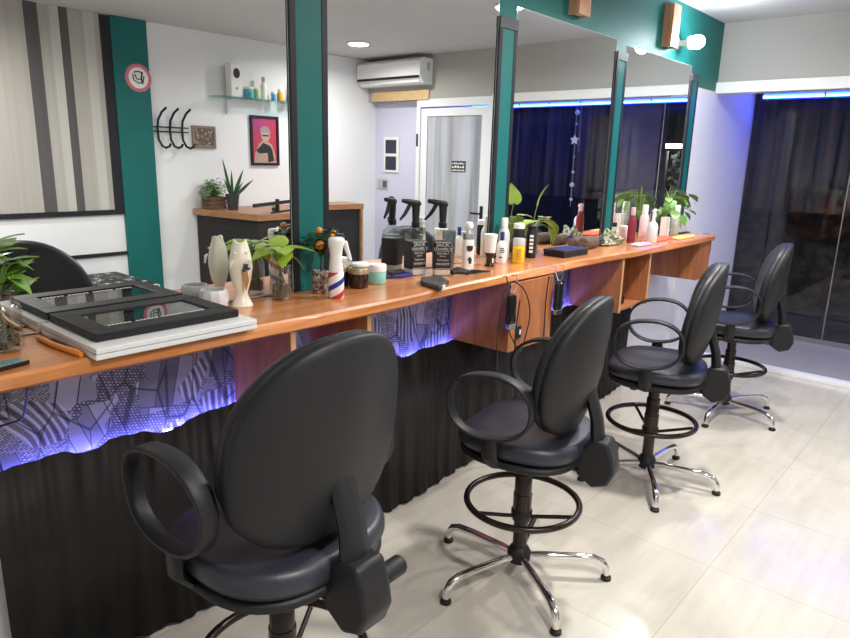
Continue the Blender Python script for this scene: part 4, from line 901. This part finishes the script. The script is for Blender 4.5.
obj('handle', add_tube(bm_(), [(-.02,0,.012),(.03,-.005,.014),(.07,0,.010),(.115,.01,.006)], [.012,.010,.006,.003], 8, sx=1.4), black_gl, t, smooth=True); obj('brush_head', add_tube(bm_(), [(-.09,.01,.014),(-.06,.012,.022),(-.02,0,.014)], [.010,.017,.012], 8, sx=1.4), black_pl, t, smooth=True)
# white labelled bottle with grey collar
t = thing('lotion_bottle', 'white bottle with dark shield mark and grey collar by the teal strip', 'bottle', (2.415, 1.855, Z), -.5)
bm = bm_(); add_rings(bm, [[(x*s_, y*s_*.8, z_) for x, y in superell(.027,.024,3,20)] for z_, s_ in ((0,.93),(.004,1),(.128,1),(.140,.95))]); obj('body', bm, white_pl, t, smooth=True)
bm = bm_(); add_rings(bm, [[(x*s_, y*s_*.8, z_) for x, y in superell(.027,.024,3,20)] for z_, s_ in ((.140,.96),(.165,.96),(.168,.85))]); obj('collar', bm, mat('grey_plastic2', (.20,.22,.22), .4), t, smooth=True)
bm = bm_(); add_lathe(bm, [(.008,.165),(.010,.185),(.019,.192),(.021,.205),(.015,.218),(.002,.220)], n=16); obj('pump', bm, white_pl, t, smooth=True)
bm = bm_(); add_prism(bm, [(-.016,.112),(.016,.112),(.014,.092),(0,.084),(-.014,.092)], -.0205, -.0195, 'xz'); obj('shield_print', bm, bkp, t); bm = bm_(); add_prism(bm, [(-.002,.028),(.010,.030),(.012,.05),(.003,.062),(-.010,.052),(-.005,.042)], -.0205, -.0195, 'xz'); obj('print', bm, bkp, t)
# neck brush
t = thing('neck_brush', 'neck duster brush with white bristles on black handle by the teal strip', 'brush', (2.575, 1.845, Z))
obj('handle', add_lathe(bm_(), [(.024,0),(.024,.006),(.017,.012),(.017,.045),(.024,.058),(.027,.066)]), black_gl, t, smooth=True); obj('handle_window', add_box(bm_(), -.004,.004,-.0185,-.0165,.018,.04), white_pl, t)
obj('bristles', add_lathe(bm_(), [(.025,.066),(.027,.10),(.033,.148),(.033,.153),(.02,.155)], n=30), mat('white_bristles', (.80,.79,.76), .7, bump=1, bscale=250), t, smooth=True)
# dropper, yellow bottle, black bottle
t = bottle('dropper_bottle', 2.70, 1.865, Z, .026, .155, white_pl, mat('blue_cap', (.02,.025,.20), .35), 'white squeeze bottle with dark blue pointed cap', .35, .25)
bm = bm_(); add_box(bm,-.012,.012,-.0275,-.0262,.055,.058); add_box(bm,-.009,.013,-.0275,-.0262,.064,.068); add_box(bm,-.011,.010,-.0275,-.0262,.074,.078); add_box(bm,-.012,.002,-.0275,-.0262,.028,.034); obj('print', bm, bkp, t, rot=(0,0,-.9))
t = thing('lotion_bottle', 'yellow lotion bottle with silver lid before the black spray can', 'bottle', (2.775, 1.815, Z))
obj('body', add_lathe(bm_(), [(.028,0),(.030,.005),(.030,.085),(.028,.088)]), mat('yellow_liquid', (.82,.50,.02), .2), t, smooth=True); obj('lid', add_lathe(bm_(), [(.030,.088),(.030,.118),(.028,.122)]), mat('pale_silver', (.60,.60,.62), .3, .3), t, smooth=True)
bm = bm_()
for k in range(5): add_box(bm,-.014,.012-.004*(k%2),-.0318,-.0302,.022+k*.011,.0255+k*.011)
obj('print', bm, mat('brown_print', (.45,.25,.02), .5), t, rot=(0,0,-.9))
t = bottle('spray_can', 2.875, 1.885, Z, .031, .185, black_pl, white_pl, 'black bottle with white cap right behind the yellow bottle', .8, .12, sh=.9)
t2 = bottle('spray_can', 2.975, 1.87, Z, .026, .165, black_pl, black_gl, 'black slim bottle with white lettering beside the pothos', .7, .10, sh=.9)
for tt, r_ in ((t2, .0275),):
    bm = bm_()
    for k in range(5): add_box(bm, -.010, .010, -r_-.0003, -r_+.002, .03+k*.02, .042+k*.02)
    obj('print', bm, white_pl, tt, rot=(0,0,-1.0))
# pothos 3 in a clear vase with tall leaf
pothos(3.06, 1.925, .038, .16, [(.04,0,.27,.05,-.1,1,.11),(.09,-.02,.19,.9,-.3,-.1,.09),(.14,-.03,.17,.8,-.2,-.6,.09),(.05,-.05,.18,.5,-.6,-.3,.08),(-.03,-.02,.19,-.9,-.1,.1,.09),(-.08,.0,.18,-.8,0,-.3,.08),(.17,-.02,.13,.5,-.2,-1,.08),(.09,-.05,.14,.3,-.4,-1,.09),(.11,.0,.20,.8,.2,.1,.09)], 'pothos with one tall upright leaf in clear vase by the black bottles', lime_leaf)
bottle('toner_bottle', 2.83, 1.945, Z, .03, .21, mat('milky_plastic', (.66,.68,.66), .4), white_pl, 'tall milky bottle at the back beside the second teal strip', .5, .2)
# black flat case
a_ = onz(600,0,CT) if False else None
t = thing('black_case', 'flat black box lying beside the pothos on the worktop', 'box', (3.22, 1.80, Z), -.05)
box('base', (-.12,.12,-.065,.065,0,.022), black_pl, t, .003); box('lid', (-.122,.122,-.067,.067,.0225,.038), mat('black_lid', (.02,.02,.026), .3), t, .003)
# large round brushes
g = NT('woven_bristle', .8); vr = g.n('TexVoronoi'); vr.inputs['Scale'].default_value = 160; g.l(g.co, vr.inputs['Vector']); g.color(g.ramp(vr.outputs['Distance'], [(.1,(.26,.17,.12)), (.6,(.04,.025,.018))])); bristle = g.M
def rbrush(X, Y, rz, label, ln=.15, r_=.032, hc=None):
    t = thing('round_brush', label, 'hair brush', (X, Y, Z+r_), rz, 'round hair brushes')
    obj('bristle_barrel', add_lathe(bm_(), [(r_*.5,-ln/2-.005),(r_,-ln/2),(r_,ln/2),(r_*.5,ln/2+.005)], axis='x', n=24), bristle, t, smooth=True)
    obj('handle', add_lathe(bm_(), [(r_*.5,ln/2+.004),(r_*.42,ln/2+.03),(r_*.5,ln/2+.07),(r_*.35,ln/2+.12),(.002,ln/2+.125)], axis='x', n=16), hc or black_gl, t, smooth=True)
    return t
rbrush(3.56, 1.845, .05, 'large round hair brush with brown barrel, nearer the black box', .15, .034)
rbrush(3.60, 1.935, -.1, 'round hair brush lying behind the other round brush', .14, .030)
# garland / camouflage cloth
g = NT('camouflage_cloth', .8); vr = g.n('TexVoronoi'); vr.inputs['Scale'].default_value = 55; g.l(g.co, vr.inputs['Vector']); g.color(g.ramp(vr.outputs['Color'], [(.25,(.05,.06,.03)), (.5,(.20,.22,.12)), (.75,(.50,.50,.40))])); camo = g.M
bm = bm_(); bmesh.ops.create_icosphere(bm, subdivisions=4, radius=1.0)
rr = random.Random(2)
for v_ in bm.verts:
    c_ = v_.co.copy(); k = 1 + .16*math.sin(c_.x*9+c_.y*5) + .12*math.sin(c_.z*11+c_.x*4) + .08*math.sin(c_.y*17)
    hh = math.exp(-((c_.x+.1)/.45)**2)
    v_.co = Vector((c_.x*.135*k, c_.y*.05*k, max(0, (c_.z+.5)*(.018+.042*hh)*k)))
tag(obj('crumpled_cloth', bm, camo, loc=(3.885,1.86,Z), smooth=True, angle=180), 'crumpled mottled olive cloth heaped beside the round brushes', 'cloth')
# far group of bottles
def trig(X, Y, h, r_, body, label, head=white_pl, rz=0):
    t = thing('spray_bottle', label, 'spray bottle', (X,Y,Z), rz); hb = h*.66
    obj('body', add_lathe(bm_(), [(r_*.92,0),(r_,.005),(r_,hb*.75),(r_*.75,hb*.88),(r_*.4,hb*.95),(r_*.4,hb)]), body, t, smooth=True)
    bm = bm_(); add_tube(bm, [(0,0,hb-.002),(0,0,h*.92)], [.011,.009], 10); hd = obj('spray_head', bm, head, t, smooth=True)
    obj('nozzle', add_tube(bm_(), [(.018,0,h*.94),(-.02,0,h*.96),(-.042,0,h*.95)], [.008,.010,.006], 8), head, hd, smooth=True); obj('trigger', add_tube(bm_(), [(-.015,0,h*.93),(-.028,0,h*.84),(-.038,0,h*.76)], [.006,.005,.004], 8), head, hd, smooth=True)
    return t
red_l = mat('deep_red_liquid', (.20,.02,.035), .25); pink_p = mat('pale_pink_plastic', (.74,.56,.58), .4)
bottle('tonic_bottle', 4.065, 1.815, Z, .026, .225, red_l, mat('pinkish_cap', (.6,.35,.38), .35), 'dark red bottle with pink cap beside the mottled cloth', .5, .2)
bottle('tonic_bottle', 4.40, 1.88, Z, .031, .225, pink_p, white_pl, 'pale pink bottle behind the clear trigger bottle', .55, .22)
trig(4.20, 1.735, .215, .034, frosted, 'cloudy white trigger spray bottle standing nearest the front edge', rz=PI)
jar('cosmetic_jar', 4.21, 1.93, Z, .035, .09, pink_p, white_pl, 'short pale pink jar behind the dark red bottle', .025)
jar('cosmetic_jar', 4.31, 1.93, Z, .033, .095, white_pl, black_pl, 'white jar with black lid near the farthest mirror', .025)
box_t = tag(obj('carton', add_box(bm_(), -.032,.032,-.022,.022,0,.135), white_pl, loc=(4.64,1.83,Z), bevel=.003), 'small upright white carton before the far mirror', 'carton')
bottle('lotion_bottle', 4.77, 1.81, Z, .029, .215, mat('pale_grey_green', (.50,.58,.56), .35), white_pl, 'tall pale grey-green bottle beside the upright white carton', .8, .2, sh=.92)
tag(obj('carton', add_box(bm_(), -.055,.055,-.03,.03,0,.115), mat('white_card', (.66,.70,.72), .5), loc=(5.00,1.86,Z+.007), bevel=.002), 'square pale carton at the far end on a black tray', 'carton')
tag(obj('tray', add_box(bm_(), -.09,.09,-.05,.05,0,.006), black_pl, loc=(5.00,1.86,Z), bevel=.002), 'thin black tray under the pale carton at the worktop end', 'tray')
jar('cosmetic_jar', 4.88, 1.93, Z, .05, .11, clear, clear, 'clear glass jar under the drooping plant at the far end', .01, lr=.9)
tag(obj('towel', add_prism(bm_(), [(-.30,-.06),(.02,-.07),(.30,-.03),(.26,.05),(-.1,.06)], 0, .008), mat('coral_towel', (.65,.13,.06), .8), loc=(4.35,1.78,Z), rot=None, bevel=.003), 'flat coral red towel under the farther bottles', 'towel')
tag(obj('towel', add_prism(bm_(), [(-.20,-.05),(.10,-.05),(.20,.0),(.10,.05),(-.15,.04)], 0, .008), mat('yellow_towel', (.80,.52,.18), .8), loc=(4.70,1.715,Z), bevel=.003), 'folded pale yellow cloth near the far end of the worktop', 'cloth')
tag(obj('plastic_bag', add_prism(bm_(), [(-.12,-.04),(.05,-.05),(.10,.0),(.0,.04),(-.1,.03)], 0, .012), mat('pale_violet_film', (.55,.53,.66), .25), loc=(4.02,1.725,Z), bevel=.004), 'thin pale violet plastic wrap before the dark red bottle', 'wrap')
# plant at the far end
t = thing('potted_plant', 'large-leaved green plant spreading before the farthest mirror', 'plant', (4.78, 1.915, Z))
obj('pot', add_lathe(bm_(), [(.035,0),(.045,.07),(.048,.09),(.042,.09),(.04,.075)], n=20), mat('dark_pot', (.04,.04,.04), .5), t, smooth=True)
bs, bl = bm_(), bm_(); rr = random.Random(21)
for k in range(30):
    a = rr.uniform(-2.6,.5) if k%3 else rr.uniform(0,6.28); R_ = rr.uniform(.06,.23)*(1.0 if math.cos(a) > -.5 else 1.0); z_ = .13+rr.uniform(.0,.17)-R_*.15
    e_ = Vector((R_*math.cos(a)*1.25, -.05+max(-.22, min(.10, R_*math.sin(a)*.6)), z_+.02)); e_.y = min(e_.y, .02)
    add_tube(bs, [(0,0,.08),(e_.x*.4,e_.y*.4,z_+.06),e_], .002, 5); u = Vector((e_.x, e_.y*.8, rr.uniform(-.22,.02))); heart_leaf(bl, e_, u, rr.uniform(.05,.085), .2) if u.length > .01 else None
obj('stems', bs, stem_m, t); obj('leaves', bl, green_leaf, t, smooth=True, angle=180)

# ------------------------------------------------------------------ world, colour management
w = bpy.data.worlds.new('night'); sc.world = w; w.use_nodes = True
w.node_tree.nodes['Background'].inputs[0].default_value = (.05,.06,.10,1); w.node_tree.nodes['Background'].inputs[1].default_value = .12
sc.view_settings.view_transform = 'Standard'; sc.view_settings.look = 'None'; sc.view_settings.gamma = 1; sc.view_settings.exposure = -0.28; sc.view_settings.use_curve_mapping = False
sc.cycles.use_denoising = True; sc.cycles.max_bounces = 10; sc.cycles.transparent_max_bounces = 16; sc.cycles.glossy_bounces = 8; sc.cycles.sample_clamp_indirect = 6
